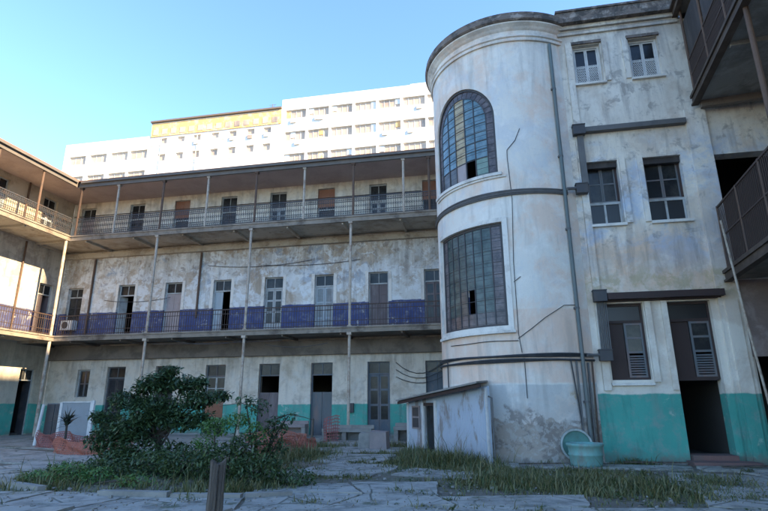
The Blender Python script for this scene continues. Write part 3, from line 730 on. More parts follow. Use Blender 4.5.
m = MB(FB); m.box(7.0,8.8,-.06,-.004,2.75,4.86); m.build('board', M['wallr'], S, label='red brown boarding over the dark opening under the balcony')
# steps
m = MB(FB); m.box(4.95,6.5,-.75,-.18,-.05,.12); m.build('step', M['step'], S)
m = MB(FB); m.box(5.14,6.22,-.176,.5,-.05,.24); m.build('step', M['step'], S)
# ducts, lintel beam, boxes
m = MB(FB); m.box(3.42,6.40,-.20,-.004,9.82,9.98); m.build('duct', M['conduit'], S)
m = MB(FB); m.box(3.20,3.38,-.17,-.084,8.04,9.75); m.build('duct', M['conduit'], S)
m = MB(FB); m.box(3.50,6.55,-.30,-.13,4.42,4.60); m.box(3.5,6.5,-.125,-.004,4.38,4.64); m.build('lintel_beam', M['wood_red'], S)
for i in range(6):
    m = MB(FB); m.tube([(3.20+.05*i,-.13,3.0),(3.22+.05*i,-.13+.01*i,4.40)],.02,6); m.build('cable', M['conduit'], S)
for x,z,s in ((3.08,9.72,.36),(2.98,7.74,.34),(3.12,4.38,.36),(3.10,2.70,.34)):
    m = MB(FB); m.box(x,x+s,-.30,-.09,z,z+s*.85); m.box(x-.015,x+s+.015,-.315,-.085,z+s*.85+.002,z+s*.85+.03); m.build('junction_box', M['boxd'], S)
# cables round the tower: a thick bundle at two heights
def ring_cable(z, a0, a1, r, off, sag=.02, ph=0., n=34, mat='cable', name='cable', z_end=None):
    pts = []
    for i in range(n+1):
        t = i/n; a = radians(a0+(a1-a0)*t)
        zz = z + sag*sin(ph+t*9) + (0 if z_end is None else (z_end-z)*t)
        pts.append((TC[0]+(TR+off)*cos(a), TC[1]+(TR+off)*sin(a), zz))
    m = MB(); m.tube(pts, r, 6); return m.build(name, M[mat], S)
for i in range(4): ring_cable(7.74+.045*i, 178, 300, .026, .035+.01*(i%2), .008, i, mat='conduit')
for i in range(6): ring_cable(2.72+.045*i-.03*(i%3), 178, 306, .028, .04+.014*(i%3), .020, i*1.3)
m = MB(); m.tube([(2.7,15.62,7.86),(2.98,15.75,7.9)],.05,6); m.build('cable', M['conduit'], S)
m = MB(); m.tube([(2.75,15.60,2.85),(3.12,15.75,2.86)],.045,6); m.build('cable', M['conduit'], S)
ring_cable(3.30, 212, 262, .012, .02, .01, 2)
def on_t(deg, z, off=.02): a = radians(deg); return (TC[0]+(TR+off)*cos(a), TC[1]+(TR+off)*sin(a), z)
def wire(pts, r=.011, mat='cable', off=.02):
    m = MB(); P = []
    for (a,z),(b,y) in zip(pts[:-1],pts[1:]):
        for k in range(6): P.append(on_t(a+(b-a)*k/6, z+(y-z)*k/6, off))
    P.append(on_t(*pts[-1],off)); m.tube(P, r, 5); m.build('wire', M[mat], S)
wire([(272.5,9.95),(269,9.55),(263.6,9.25),(263.4,9.0),(264.5,7.6),(262.5,5.6),(262.3,3.5),(263.5,2.95)])
wire([(262,3.35),(270,3.62),(278,3.92),(290,4.28),(298,4.30)])
wire([(261.8,5.0),(266,5.15)]); wire([(264.5,2.8),(264.5,1.7)])
# drainpipes from the cornice to the ground
def pipe(a, z0, z1, r, mat='pipe', off=.07, a2=None):
    m = MB(); m.tube([on_t(a if a2 is None else a2,z0,off), on_t(a,z1,off)], r, 10)
    return m.build('drainpipe', M[mat], S)
pipe(297.5,.0,13.1,.055,off=.08)
for z in (1.6,4.2,6.6,9.0,11.4):
    m = MB(); a = radians(297.5); c = on_t(297.5,z,.05); m.tube([(c[0],c[1],z-.03),(c[0],c[1],z+.03)],.085,10); m.build('pipe_clip', M['conduit'], S)
pipe(293.5,.05,2.7,.026,'conduit'); pipe(301,.05,2.66,.03,'conduit',a2=300); pipe(290.2,.6,2.72,.018,'cable',a2=294); pipe(304,.1,2.7,.022,'post_d',a2=302.5)

# ------------------------------------------------------------------ right gallery wing
az = 6.0
R_ = thing('gallery_wing', 'dark rusty balconies on a steep wing at the right edge, joined to the square block', 'building', (8,12,0))
ex, ey = 6.74, 15.86
def FRt(p):   # u towards the camera, d to the right (inwards)
    s_, c_ = sin(radians(az)), cos(radians(az))
    return (ex - s_*p[0] + c_*p[1], ey - c_*p[0] - s_*p[1], p[2])
LG = 8.6; DG = 2.15
def slab(z0,z1,sm,fm):
    m = MB(FRt); m.box(0,LG,.06,DG-.003,z0+.07,z1); m.build('gallery_floor', M['concrete'], R_)
    m = MB(FRt); m.box(0,LG,.1,DG-.004,z0+.03,z0+.068); m.build('soffit', M[sm], R_)
    m = MB(FRt); m.box(0,LG,-.05,.058,z0+.02,z1+.02); m.box(0,LG,-.10,-.052,z1-.06,z1+.03); m.box(0,LG,-.10,.09,z0-.04,z0+.018); m.build('floor_edge', M[fm], R_)
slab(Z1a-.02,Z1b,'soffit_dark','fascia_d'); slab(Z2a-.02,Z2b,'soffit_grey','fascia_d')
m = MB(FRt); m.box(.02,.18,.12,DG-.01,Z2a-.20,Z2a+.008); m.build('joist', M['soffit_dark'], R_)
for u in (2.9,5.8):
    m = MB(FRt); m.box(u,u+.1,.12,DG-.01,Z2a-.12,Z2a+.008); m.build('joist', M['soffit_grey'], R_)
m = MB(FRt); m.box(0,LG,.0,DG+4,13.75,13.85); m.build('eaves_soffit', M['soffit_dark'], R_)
m = MB(FRt); m.box(-.2,LG,-.16,-.004,13.70,13.95); m.box(-.2,LG,-.26,-.162,13.86,13.94); m.build('gutter', M['fascia_d'], R_)
m = MB(FRt); m.box(-.2,LG,-.16,DG+4,13.952,14.05); m.box(-1.4,-.203,.2,DG+4,13.952,14.05); m.build('roof', M['roof'], R_)
FW = lambda p: FRt((p[0], p[1]+DG, p[2]))
hh = [(1.3,2.4,0.,3.4),(4.2,5.3,0.,3.4),(1.3,2.4,Z1b+.02,8.2),(4.2,5.3,Z1b+.02,8.2),(1.3,2.4,Z2b+.02,13.1),(4.2,5.3,Z2b+.02,13.1)]
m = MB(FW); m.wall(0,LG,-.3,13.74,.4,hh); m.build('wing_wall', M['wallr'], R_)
m = MB(FW); 
for z in (-.05,Z1a,Z2a): m.box(.0,LG,.41,3.8,z,z+.15)
m.box(0,LG,3.8,4,-.3,13.7); m.box(LG-.2,LG,.41,3.8,-.3,13.7); m.build('room_walls', M['dark'], R_)
for h in hh: opening(R_,FW,*h,'louvre','door_dark',trans=.6,fmat='wood_red')
# middle storey: tall rail with close brown bars
def tall_rail(u0,u1,z0,z1,mat,gap=.07,top=.04,tilt=0):
    m = MB(FRt)
    m.box(u0,u1,.0,.05,z1-top,z1+top*.3); m.box(u0,u1,.005,.045,z0+.08,z0+.12); m.box(u0,u1,.006,.044,z0+(z1-z0)*.52,z0+(z1-z0)*.52+.04)
    n = int((u1-u0)/gap)
    for i in range(n+1):
        u = u0+(u1-u0)*i/n; m.box(u-.010,u+.010,.015,.035,z0+.02,z1-top)
    return m.build('railing', mat, R_)
us = [.15,1.75,3.35,4.95,6.55,8.15]
for a,b in zip(us[:-1],us[1:]):
    tall_rail(a+.03,b-.03,Z1b,6.98,M['iron_b'],gap=.10); tall_rail(a+.03,b-.03,Z2b,11.9,M['iron_b'],gap=.06)
for a,b in zip(us[:-1],us[1:]):
    m = MB(FRt); m.box(a+.04,b-.04,.05,.07,Z2b+.1,13.3); m.build('infill', M['shade_dark'], R_)  # dark sheets put in for the shaded inside of the gallery
for u in us:
    m = MB(FRt); m.tube([(u,.02,Z1b),(u,.02,7.0)],.03,8); m.build('rail_post', M['post_d'], R_)
    m = MB(FRt); m.tube([(u,.02,Z2b),(u,.02,13.74)],.04,8); m.build('post', M['post_d'], R_)
m = MB(FRt); m.tube([(4.35,.05,0),(4.35,.05,Z1a-.04)],.055,10); m.build('post', M['post_d'], R_)
m = MB(FRt); m.tube([(4.35,.05,Z1b),(4.35,.05,Z2a-.04)],.06,10); m.build('post', M['post_d'], R_)
# leaning scaffold pole
m = MB(); m.tube([(6.28,14.55,6.2),(6.46,14.6,3.41),(6.70,14.6,.0)],[.028,.03,.03],8)
tag(m.build('pole', M['post'], None, loc=(6.7,14.6,0)), 'thin rusty pole leaning from the yard up against the right hand balcony', 'pole')

# ------------------------------------------------------------------ high rises behind
HB = thing('apartment_building', 'sunlit white high rise slab with wide windows, tallest behind the gallery, next to the tower', 'building', (-18,74,0))
FH = frame(0,70); hx0,hx1 = -30.0,2.0
hz = [(45.15,46.7),(41.25,42.85),(37.4,39.0),(33.5,35.1)]
bays = [-29.35+3.78*i for i in range(8)]
hol = [(b,b+3.4,z0,z1) for b in bays for z0,z1 in hz]
m = MB(FH); m.wall(hx0,hx1,0,48.7,.5,hol); m.build('wall', M['hw'], HB)
m = MB(FH); m.box(hx0,hx0+.4,.51,12,0,48.7); m.box(hx1-.4,hx1,.51,12,0,48.7); m.box(hx0,hx1,12,12.4,0,48.7); m.box(hx0+.41,hx1-.41,.51,11.99,47,47.2)
for z0,z1 in hz: m.box(hx0+.41,hx1-.41,.52,11.9,z0-1.0,z0-.7)
m.build('side_walls', M['hw'], HB)
random.seed(3)
for h in hol:
    m = MB(FH); a,b,z0,z1 = h
    m.box(a,b,.10,.30,z0,z0+.08); m.box(a,b,.10,.30,z1-.08,z1)
    for i in range(5): x = a+(b-a)*i/4; x = min(max(x,a+.05),b-.05); m.box(x-.05,x+.05,.221,.299,z0+.08,z1-.08)
    w = m.build('window', M['hframe'], HB)
    m = MB(FH); m.box(a+.1,b-.1,.26,.28,z0+.08,z1-.08); m.build('pane', M['hgl'], w)
for b,z in ((bays[0]+.9,44.3),(bays[1]+1.6,44.35),(bays[0]+1.7,40.4)):
    m = MB(FH); m.box(b,b+.9,-.2,-.01,z,z+.6); m.build('air_conditioner', M['hframe'], HB)
HA = thing('apartment_building', 'sunlit white high rise stepping down leftwards, with an ochre top storey under a brown roof', 'building', (-50,76,0))
def hseg(x0,x1,top,wins):
    m = MB(FH); m.wall(x0,x1,0,top,.5,wins); m.build('wall', M['hw'], HA)
    for a,b,z0,z1 in wins:
        m = MB(FH); m.box(a,b,.2,.28,z0,z0+.07); m.box(a,b,.2,.28,z1-.07,z1); n = max(1,int((b-a)/.9))
        for i in range(n+1): x = min(max(a+(b-a)*i/n,a+.05),b-.05); m.box(x-.045,x+.045,.201,.279,z0+.07,z1-.07)
        w = m.build('window', M['hframe'], HA)
        m = MB(FH); m.box(a+.05,b-.05,.24,.26,z0+.07,z1-.07); m.build('pane', M['hgl'], w)
wl = [(x,x+3.2,z,z+1.6) for x in (-68.2,-64.2,-60.2,-56.6) for z in (40.75,37.0,33.2)]
hseg(-69.3,-53.02,44.75,wl)
wr = [(x,x+1.3,z,z+(1.0 if z>43 else 1.2)) for x in (-51.3,-48.1,-45.2,-42.0,-38.9,-35.8,-33.0) for z in (43.1,40.0,36.4,32.8)]
hseg(-53.0,-30.02,47.05,wr)
m = MB(FH); m.box(-53,-30.03,-.12,-.004,44.45,46.85); m.build('cladding', M['hochre'], HA)
m = MB(FH); m.box(-53.2,-30.03,-.35,12,47.06,47.35); m.build('roof_edge', M['hroof'], HA)
m = MB(FH); m.box(-69.2,-53.1,.51,12,43.9,44.2); m.box(-69.3,-69,.51,12,0,44.7); m.box(-69.3,-30.1,12,12.4,0,44.7); m.box(-53.0,-52.7,.51,12,44,47.05)
for z in (31.8,35.7,39.4,42.6): m.box(-68.9,-30.2,.52,11.9,z,z+.25)
m.build('side_walls', M['hw'], HA)
m = MB(); m.lathe([(0,0),(1.3,0),(1.35,.9),(1.1,1.25),(0,1.5)],(-54.6,72.5,44.3),20); m.build('water_tank', M['hochre'], HA)
ledges = MB(FH)
for z in (43.0,39.4,35.9): ledges.box(-52.9,-30.1,-.04,-.004,z-.25,z-.1)
ledges.build('string_course', M['hframe'], HA)

random.seed(14)
for a,b,z0,z1 in random.sample(wr,9)+random.sample(wl,4):
    m = MB(FH); m.box(a+.2,a+1.0,-.16,-.01,z0-.75,z0-.15); m.build('air_conditioner', M['hgl'] if random.random()<.4 else M['hframe'], HA)
for x,z0,z1 in ((-51,43.0,47.3),(-44.5,43,47.35)):
    m = MB(FH); m.tube([(x,-.05,30),(x,-.05,z0+1.2)],.045,6); m.build('downpipe', M['hframe'], HA)
for i in range(14):
    x = -52.6+i*1.62; m = MB(FH); m.box(x,x+.95,-.16,-.122,44.75,45.75); m.build('window', M['hgl'], HA)
for x,h in ((-47,2.2),(-40.5,1.5),(-33,2.8)):
    m = MB(FH); m.tube([(x,3,47.2),(x,3,47.3+h)],.05,5); m.bar((x-.6,3,47.2+h),(x+.6,3,47.2+h),.04); m.bar((x-.4,3,46.9+h),(x+.4,3,46.9+h),.04); m.build('aerial', M['hroof'], HA)
for x,h in ((-22,1.9),(-13,1.3)):
    m = MB(FH); m.tube([(x,3,47.2),(x,3,48.7+h)],.05,5); m.bar((x-.6,3,48.6+h),(x+.6,3,48.6+h),.04); m.build('aerial', M['hroof'], HB)
m = MB(FH); m.box(-9.5,-5.5,2,6,48.0,50.2); m.build('stair_head', M['hw'], HB)
for b in bays[:6]:
    for z0,z1 in hz[:3]:
        if random.random()<.5:
            m = MB(FH); q = random.choice((.12,.95,1.8,2.6)); m.box(b+q,b+q+.72,.19,.215,z0+.1+random.choice((0,.5)),z1-.1); m.build('blind', M['hochre'] if random.random()<.35 else M['hw'], HB)
        if random.random()<.25:
            m = MB(FH); q = random.uniform(.2,2.2); m.box(b+q,b+q+.8,-.18,-.01,z0-.75,z0-.2); m.build('air_conditioner', M['hframe'], HB)
# unseen blocks added out of frame on the right to shade the yard
for nm,lab,xa,xb,ya,yb,H in (('apartment_building','tall unseen block added beyond the right wing to shade the yard',25,38,6.9,30,43),
                         ('apartment_building','lower unseen block added beyond the right wing to shade the yard',25,38,-30,6.7,32.9)):
    N = thing(nm, lab, 'building', ((xa+xb)/2,(ya+yb)/2,0))
    Fc = lambda p, xa=xa: (xa+p[1], -p[0], p[2])
    hl = [(-yb+1.2+i*3.2, -yb+2.8+i*3.2, 2+j*3.4, 3.6+j*3.4) for i in range(int((yb-ya-2)/3.2)) for j in range(int((H-4)/3.4))]
    m = MB(Fc); m.wall(-yb,-ya,0,H,.4,hl); m.build('wall', M['caster'], N)
    m = MB(); m.box(xa+.41,xb,ya,ya+.4,0,H); m.box(xa+.41,xb,yb-.4,yb,0,H); m.box(xb-.4,xb,ya+.41,yb-.41,0,H); m.box(xa+.41,xb-.41,ya+.41,yb-.41,H-.4,H-.05); m.build('side_walls', M['caster'], N)
    m = MB(); m.box(xa+.25,xa+.3,ya+.1,yb-.1,.1,H-.5); m.build('window', M['glass'], N)

# ------------------------------------------------------------------ ground
m = MB(); n = 60
gm = MB(); R0 = 1500
xs = [-R0,-300,-80]+[-40+i*2. for i in range(41)]+[80,300,R0]
ys = [-R0,-300,-60]+[-10+i*2. for i in range(24)]+[80,300,R0]
vs = [(x,y,0.) for y in ys for x in xs]; W = len(xs)
gm.add(vs,[(j*W+i,j*W+i+1,(j+1)*W+i+1,(j+1)*W+i) for j in range(len(ys)-1) for i in range(W-1)])
struct(gm.build('ground', M['ground']))
def flat_patch(pts, z, th, jag=.12, sub=5):
    """irregular slab with broken edges"""
    P = []
    for (x0_,y0_),(x1_,y1_) in zip(pts, pts[1:]+pts[:1]):
        for k in range(sub):
            t = k/sub; P.append((x0_+(x1_-x0_)*t+random.uniform(-jag,jag), y0_+(y1_-y0_)*t+random.uniform(-jag,jag)))
    n = len(P)
    return [(x,y,z-th) for x,y in P]+[(x,y,z) for x,y in P], [tuple(range(n,2*n))]+[(i,(i+1)%n,n+(i+1)%n,n+i) for i in range(n)]
random.seed(11)
pv = MB()
slabs = [ # pale cement pads (x,y corners)
 ([(-5.2,12.1),(-2.6,12.3),(-2.4,14.6),(-4.2,14.9)],.034),
 ([(-5.0,15.2),(-3.2,15.0),(-2.9,17.5),(-5.0,17.6)],.028),
 ([(-6.0,17.9),(-3.1,17.8),(-3.0,20.2),(-6.4,20.4)],.032),
 ([(-2.2,12.6),(-.4,12.2),(-.3,13.5),(-2.0,14.0)],.026),
 ([(-.2,14.6),(4.6,14.4),(4.8,15.3),(.1,15.35)],.045),
 ([(4.9,14.4),(9,14.4),(9,15.4),(5,15.4)],.05),
 ([(-20,15),(-10.5,12.8),(-10.9,15.2),(-20,18.6)],.040),
 ([(-22.3,19.0),(-12.5,17.2),(-8.0,18.6),(-7.0,23.9),(-22.3,23.9)],.030),
 ([(-6.8,20.7),(-2.9,20.6),(-1.6,23.9),(-6.9,23.9)],.036)]
for P,z in slabs: pv.add(*flat_patch(P,z,.06))
def inside(x,y,P):
    c = False
    for (a,b),(d,e) in zip(P, P[1:]+P[:1]):
        if (b>y)!=(e>y) and x < (d-a)*(y-b)/(e-b)+a: c = not c
    return c
def tiles(region, sx_, sy_, rot, seed, miss=.05):
    rt_ = random.Random(seed); xs_=[p[0] for p in region]; ys_=[p[1] for p in region]; c_,s_=cos(radians(rot)),sin(radians(rot))
    cx0,cy0 = sum(xs_)/len(xs_), sum(ys_)/len(ys_); R = 14; g = {}
    def P(i,j):
        if (i,j) not in g:
            u = (i+.5*(j%2==0)*0)*sx_+rt_.uniform(-.20,.20)*sx_; v = j*sy_+rt_.uniform(-.20,.20)*sy_
            g[i,j] = np.array((cx0+c_*u-s_*v, cy0+s_*u+c_*v))
        return g[i,j]
    for i in range(-R,R):
        for j in range(-R,R):
            q = [P(i,j),P(i+1,j),P(i+1,j+1),P(i,j+1)]; m_ = sum(q)/4
            if not inside(m_[0],m_[1],region) or rt_.random() < miss: continue
            q = [m_+(p-m_)*(1-.022/.8-rt_.uniform(0,.02)) for p in q]
            z = .045+rt_.uniform(-.016,.016)
            vs_,fs_ = flat_patch([tuple(p) for p in q], z, .08, jag=.022, sub=6)
            tx,ty = rt_.uniform(-.012,.012), rt_.uniform(-.012,.012)
            vs_ = [(x,y,zz+(x-m_[0])*tx+(y-m_[1])*ty) for x,y,zz in vs_]
            pv.add(vs_,fs_)
tiles([(-12,3),(6,3),(6.5,9.9),(2.4,9.9),(.3,9.8),(-1.2,11.4),(-3.0,11.6),(-4.2,9.1),(-7,8.8),(-12,9.6)],1.9,1.25,8,1,0.)
tiles([(3.0,9.8),(12,9.0),(12,14.4),(5.0,14.4),(3.3,12.6)],1.7,1.3,-6,2,.08)
tiles([(-20,9.8),(-9.9,10.3),(-9.9,12.4),(-20,14.6)],1.8,1.2,-14,3,.08)
struct(pv.build('pavement', M['pave']))
wk = MB(); wk.box(XL-2.05,-1.5,GY-.25,WY-.01,-.02,.075); wk.box(XW+.01,XL+.2,10,GY-.252,-.02,.075)
struct(wk.build('gallery_walk', M['concrete']))
# kerb, broken lengths curving round the planted bed
kb = MB(); random.seed(5)
kp = [(-10.4,10.35),(-9.5,9.75),(-8.4,9.3),(-7.0,9.05),(-5.6,9.1),(-4.3,9.25),(-3.5,9.6)]
for (a,b),(c,d) in zip(kp[:-1],kp[1:]):
    if random.random() < .12: continue
    z = .10+random.uniform(-.015,.015); k = .03
    dx,dy = c-a,d-b; Ln = sqrt(dx*dx+dy*dy); dx/=Ln; dy/=Ln
    kb.bar((a+dx*k,b+dy*k,z-.07),(c-dx*k,d-dy*k,z-.07+random.uniform(-.01,.01)),.16,.15)
struct(kb.build('kerb', M['concrete']))
# soil heap of the planted bed
def mound(cx_,cy_,rx,ry,h,name,mat,seed=1):
    random.seed(seed); vs=[]; fs=[]; nr=7; na=36
    vs.append((cx_,cy_,h))
    for j in range(1,nr+1):
        for k in range(na):
            a = 2*pi*k/na; t = j/nr; w = 1+.08*sin(3*a+seed)+.05*sin(7*a)
            vs.append((cx_+rx*t*w*cos(a), cy_+ry*t*w*sin(a), max(-.03,h*(1-t*t)-.03*(j==nr)+random.uniform(-.02,.02))))
    for k in range(na): fs.append((0,1+k,1+(k+1)%na))
    for j in range(nr-1):
        for k in range(na): a=1+j*na+k; b=1+j*na+(k+1)%na; fs.append((a,a+na,b+na,b))
    m = MB(); m.add(vs,fs); return struct(m.build(name, mat))
mound(-6.9,11.6,3.0,2.2,.16,'soil',M['ground'],2)

# ------------------------------------------------------------------ grass (stuff)
rng = np.random.default_rng(4)
def grass_obj(name, patches, mat, label):
    V=[]; Fc=[]
    for (gx,gy,rx,ry,rot,n,h) in patches:
        nc_ = max(8,n//38); ga = rng.normal(0,.52,(nc_,2)); wgt = np.exp(-.5*(ga**2).sum(1))*rng.random(nc_); wgt /= wgt.sum()
        idx = rng.choice(nc_,n,p=wgt); use = rng.random(n)<.72
        sprd = (.04+.13*rng.random(nc_))[idx]
        X = np.where(use, rx*ga[idx,0]+rng.normal(0,1,n)*sprd, rx*rng.normal(0,.60,n)); Y = np.where(use, ry*ga[idx,1]+rng.normal(0,1,n)*sprd, ry*rng.normal(0,.60,n))
        c,s = cos(radians(rot)), sin(radians(rot))
        px = gx + c*X - s*Y; py = gy + s*X + c*Y
        tall = rng.random(n)<.025
        hs = np.where(tall,1.6,.72)*h*(.22+1.0*rng.random(n)**2)*np.where(use, .6+.8*rng.random(nc_)[idx], .5)
        th = rng.random(n)*2*pi; lean = .2+rng.random(n)*1.1; w = .005+.009*rng.random(n)
        dx, dy = np.cos(th), np.sin(th)
        for i in range(n):
            b = len(V); x,y,hh_,l_ = px[i],py[i],hs[i],lean[i]*hs[i]
            ux,uy = -dy[i]*w[i], dx[i]*w[i]
            V += [(x-ux,y-uy,0),(x+ux,y+uy,0),(x+ux*.7+dx[i]*l_*.35,y+uy*.7+dy[i]*l_*.35,hh_*.6),(x-ux*.7+dx[i]*l_*.35,y-uy*.7+dy[i]*l_*.35,hh_*.6),(x+dx[i]*l_,y+dy[i]*l_,hh_)]
            Fc += [(b,b+1,b+2,b+3),(b+3,b+2,b+4)]
    m = MB(); m.v=V; m.f=Fc; m.m=[0]*len(Fc)
    return struct(m.build(name, mat), 'stuff', label, 'grass')
patches = [
 (1.9,11.6,2.0,1.35,-8,15000,.22),(4.3,12.3,.9,1.0,0,2500,.2),(.2,12.0,1.0,1.1,0,5000,.24),
 (-1.2,15.0,1.25,.8,-40,7000,.42),(-2.3,17.3,.6,1.0,15,2600,.36),(-.6,13.9,1.3,.6,-10,3000,.22),(1.8,13.9,1.9,.4,0,2200,.16),
 (-5.8,16.2,.85,1.5,0,5200,.36),(-6.2,13.2,1.2,1.0,0,3600,.32),(-3.3,14.9,1.2,.22,0,900,.15),(-3.8,12.0,1.2,.18,5,700,.14),(-3.9,17.7,1.2,.15,0,700,.15),
 (-2.6,15.2,.25,1.4,0,1000,.18),(-10.0,10.95,.85,.35,-20,900,.16),(-8.9,10.2,1.0,.6,-10,2800,.28),(-5.0,9.9,1.2,.5,5,2600,.28),(-7,11,2.6,1.6,0,5000,.30),
 (-3.6,20.5,1.6,.4,0,1800,.30),(-6.2,20.2,.8,.6,0,1200,.30),(3.6,15.6,.6,.22,0,900,.22),(-.9,8.85,1.2,.16,0,700,.10),(-2.6,9.1,1.0,.14,0,400,.1),(3.9,10.5,.8,.25,0,600,.13),(-13.0,16.8,1.6,.3,-15,700,.15)]
# scattered tufts along joints
for i in range(90):
    gx, gy = random.uniform(-9,7), random.uniform(8.3,20)
    patches.append((gx,gy,random.uniform(.1,.4),random.uniform(.05,.2),random.uniform(0,180),random.randint(40,170),random.uniform(.06,.2)))
grass_obj('grass', patches, M['grass'], 'weedy grass growing over the broken paving of the yard')
# broad leaved weeds and litter among the grass
rw = random.Random(77); wd = MB(); lt = MB()
for (gx,gy,rx,ry,rot,n,h) in patches:
    for _ in range(max(2,n//170)):
        x = gx+rx*rw.gauss(0,.55); y = gy+ry*rw.gauss(0,.55); k_ = rw.randint(5,11); hh2 = rw.uniform(.03,.16)*(h/.25)**.5
        for q in range(k_):
            a = rw.uniform(0,2*pi); L_ = rw.uniform(.03,.09); z = hh2*rw.uniform(.2,1); wv = L_*.35
            c_,s_ = cos(a),sin(a); o = rw.uniform(0,.05)
            b = (x+c_*o,y+s_*o,z); e = (b[0]+c_*L_,b[1]+s_*L_,z+rw.uniform(-.02,.03)); mm_ = ((b[0]+e[0])/2,(b[1]+e[1])/2,(b[2]+e[2])/2+.01)
            wd.add([b,(mm_[0]-s_*wv,mm_[1]+c_*wv,mm_[2]),e,(mm_[0]+s_*wv,mm_[1]-c_*wv,mm_[2])],[(0,1,2,3)])
struct(wd.build('weeds', M['leaf3']),'stuff','broad leaved weeds mixed into the grass of the yard','weeds')
for _ in range(2600):
    x = rw.uniform(-11,7.5); y = rw.uniform(7.6,17); a = rw.uniform(0,2*pi); L_ = rw.uniform(.015,.05); wv = L_*.35; z=.048; c_,s_=cos(a),sin(a)
    lt.add([(x,y,z),(x+c_*L_*.5-s_*wv,y+s_*L_*.5+c_*wv,z+rw.uniform(0,.02)),(x+c_*L_,y+s_*L_,z+rw.uniform(0,.02)),(x+c_*L_*.5+s_*wv,y+s_*L_*.5-c_*wv,z+rw.uniform(0,.02))],[(0,1,2,3)])
struct(lt.build('leaf_litter', M['litter']),'stuff','dry brown leaves scattered over the paving','litter')

# ------------------------------------------------------------------ plants
def leaves(m, centre, rad, n, size, seed, droop=.3, shell=.5, long=1.8):
    r_ = random.Random(seed)
    for _ in range(n):
        while True:
            x,y,z = (r_.uniform(-1,1) for _ in range(3)); q = x*x+y*y+z*z
            if .02 < q < 1: break
        t = q**.5; k = (shell+(1-shell)*r_.random())/t if r_.random()<.7 else 1
        k = min(k, 1/t)
        p = np.array((centre[0]+x*k*rad[0], centre[1]+y*k*rad[1], centre[2]+z*k*rad[2]))
        a = r_.uniform(0,2*pi); el = r_.uniform(-.9,.7)-droop
        d = np.array((cos(a)*cos(el), sin(a)*cos(el), sin(el))); s = size*r_.choice((.45,.7,.9,1.,1.15,1.4))*r_.uniform(.85,1.15)
        w = np.cross(d,(r_.uniform(-.5,.5),r_.uniform(-.5,.5),1)); w /= np.linalg.norm(w)+1e-6; w *= s*.5/ (long/1.5)
        nrm = np.cross(d,w); nrm /= np.linalg.norm(nrm)+1e-6
        e = p+d*s*long*.5; mid = p+d*s*long*.25 + nrm*s*.06
        m.add([tuple(p),tuple(mid+w*.5),tuple(e),tuple(mid-w*.5)],[(0,1,2,3)])
def limb(m, p, q, r0, r1, bend=.12, seed=0, n=5):
    r_ = random.Random(seed); P=[]; p=np.array(p,float); q=np.array(q,float); o = np.array([r_.uniform(-1,1) for _ in range(3)])*np.linalg.norm(q-p)*bend
    for i in range(n+1):
        t=i/n; P.append(tuple(p+(q-p)*t+o*sin(pi*t)))
    m.tube(P,[r0+(r1-r0)*i/n for i in range(n+1)],7)
def bush(name, label, cat, base, clumps, leafm, size, stems=True, seed=1, trunk_r=.05, long=1.8, branch_r=None):
    t = thing(name, label, cat, base, 'shrubs in the planted bed round the small tree')
    m = MB(); b = np.array(base,float)
    if stems:
        for i,(c,rad,n) in enumerate(clumps):
            limb(m, (b[0]+random.uniform(-.05,.05),b[1]+random.uniform(-.05,.05),b[2]-.05), c, trunk_r*.6, .012, .12, seed+i)
    m.build('stem' if cat!='tree' else 'limbs', M['bark'], t)
    k = MB()
    for i,(c,rad,n) in enumerate(clumps): leaves(k, c, rad, int(n*1.5), size, seed*50+i, long=long)
    k.build('crown' if cat=='tree' else 'foliage', leafm, t)
    return t
# the small tree left of centre
random.seed(21)
tb = (-8.0,12.2,0.)
T_ = thing('tree', 'small dark leafed tree with a spreading crown in the planted bed left of the tower', 'tree', tb)
m = MB(); m.tube([(-8.0,12.2,-.05),(-8.03,12.2,.35),(-7.96,12.25,.7),(-8.02,12.22,1.0)],[.085,.07,.06,.05],9)
m.build('trunk', M['bark'], T_)
cl = [((-8.15,12.2,2.15),(.50,.50,.26),620),((-7.45,12.3,2.10),(.42,.45,.22),460),((-8.9,12.2,1.72),(.50,.5,.26),560),((-7.0,12.1,1.72),(.46,.45,.24),480),
      ((-8.0,12.0,1.50),(.75,.55,.38),1100),((-9.45,12.3,1.20),(.38,.40,.30),380),((-9.15,11.9,.80),(.55,.42,.34),620),((-6.75,12.0,1.25),(.36,.40,.22),300),
      ((-8.5,11.9,1.1),(.6,.45,.32),640),((-7.35,11.9,1.25),(.5,.4,.28),460),((-7.85,12.2,2.42),(.26,.25,.14),170),((-8.6,12.3,2.05),(.3,.3,.16),220),((-7.0,12.25,2.12),(.22,.2,.16),130),((-9.75,12.2,1.35),(.22,.2,.13),110),((-6.45,12.2,1.80),(.28,.25,.14),150),((-8.8,12.,.42),(.5,.4,.22),420),((-8.2,11.7,.72),(.6,.35,.28),260),((-7.3,11.7,.6),(.45,.35,.22),180)]
k = MB()
for i,(c,rad,n) in enumerate(cl):
    lb = MB(); limb(lb, (-8.02,12.22,.5+.05*(i%9)), c, .038, .012, .10, i); 
    lb.build('limb', M['bark'], T_)
    leaves(k, c, rad, int(n*1.75), .13, 100+i, droop=.25, shell=.35, long=1.9)
k.build('crown', M['leaf'], T_)
bush('shrub','low dark shrub at the left foot of the small tree','shrub',(-9.0,10.9,0.),[((-9.0,10.9,.20),(.85,.5,.22),800),((-8.2,10.7,.24),(.7,.45,.26),750),((-8.5,11.3,.40),(.6,.4,.25),400),((-9.7,10.9,.12),(.5,.4,.14),300)],M['leaf3'],.10,seed=3)
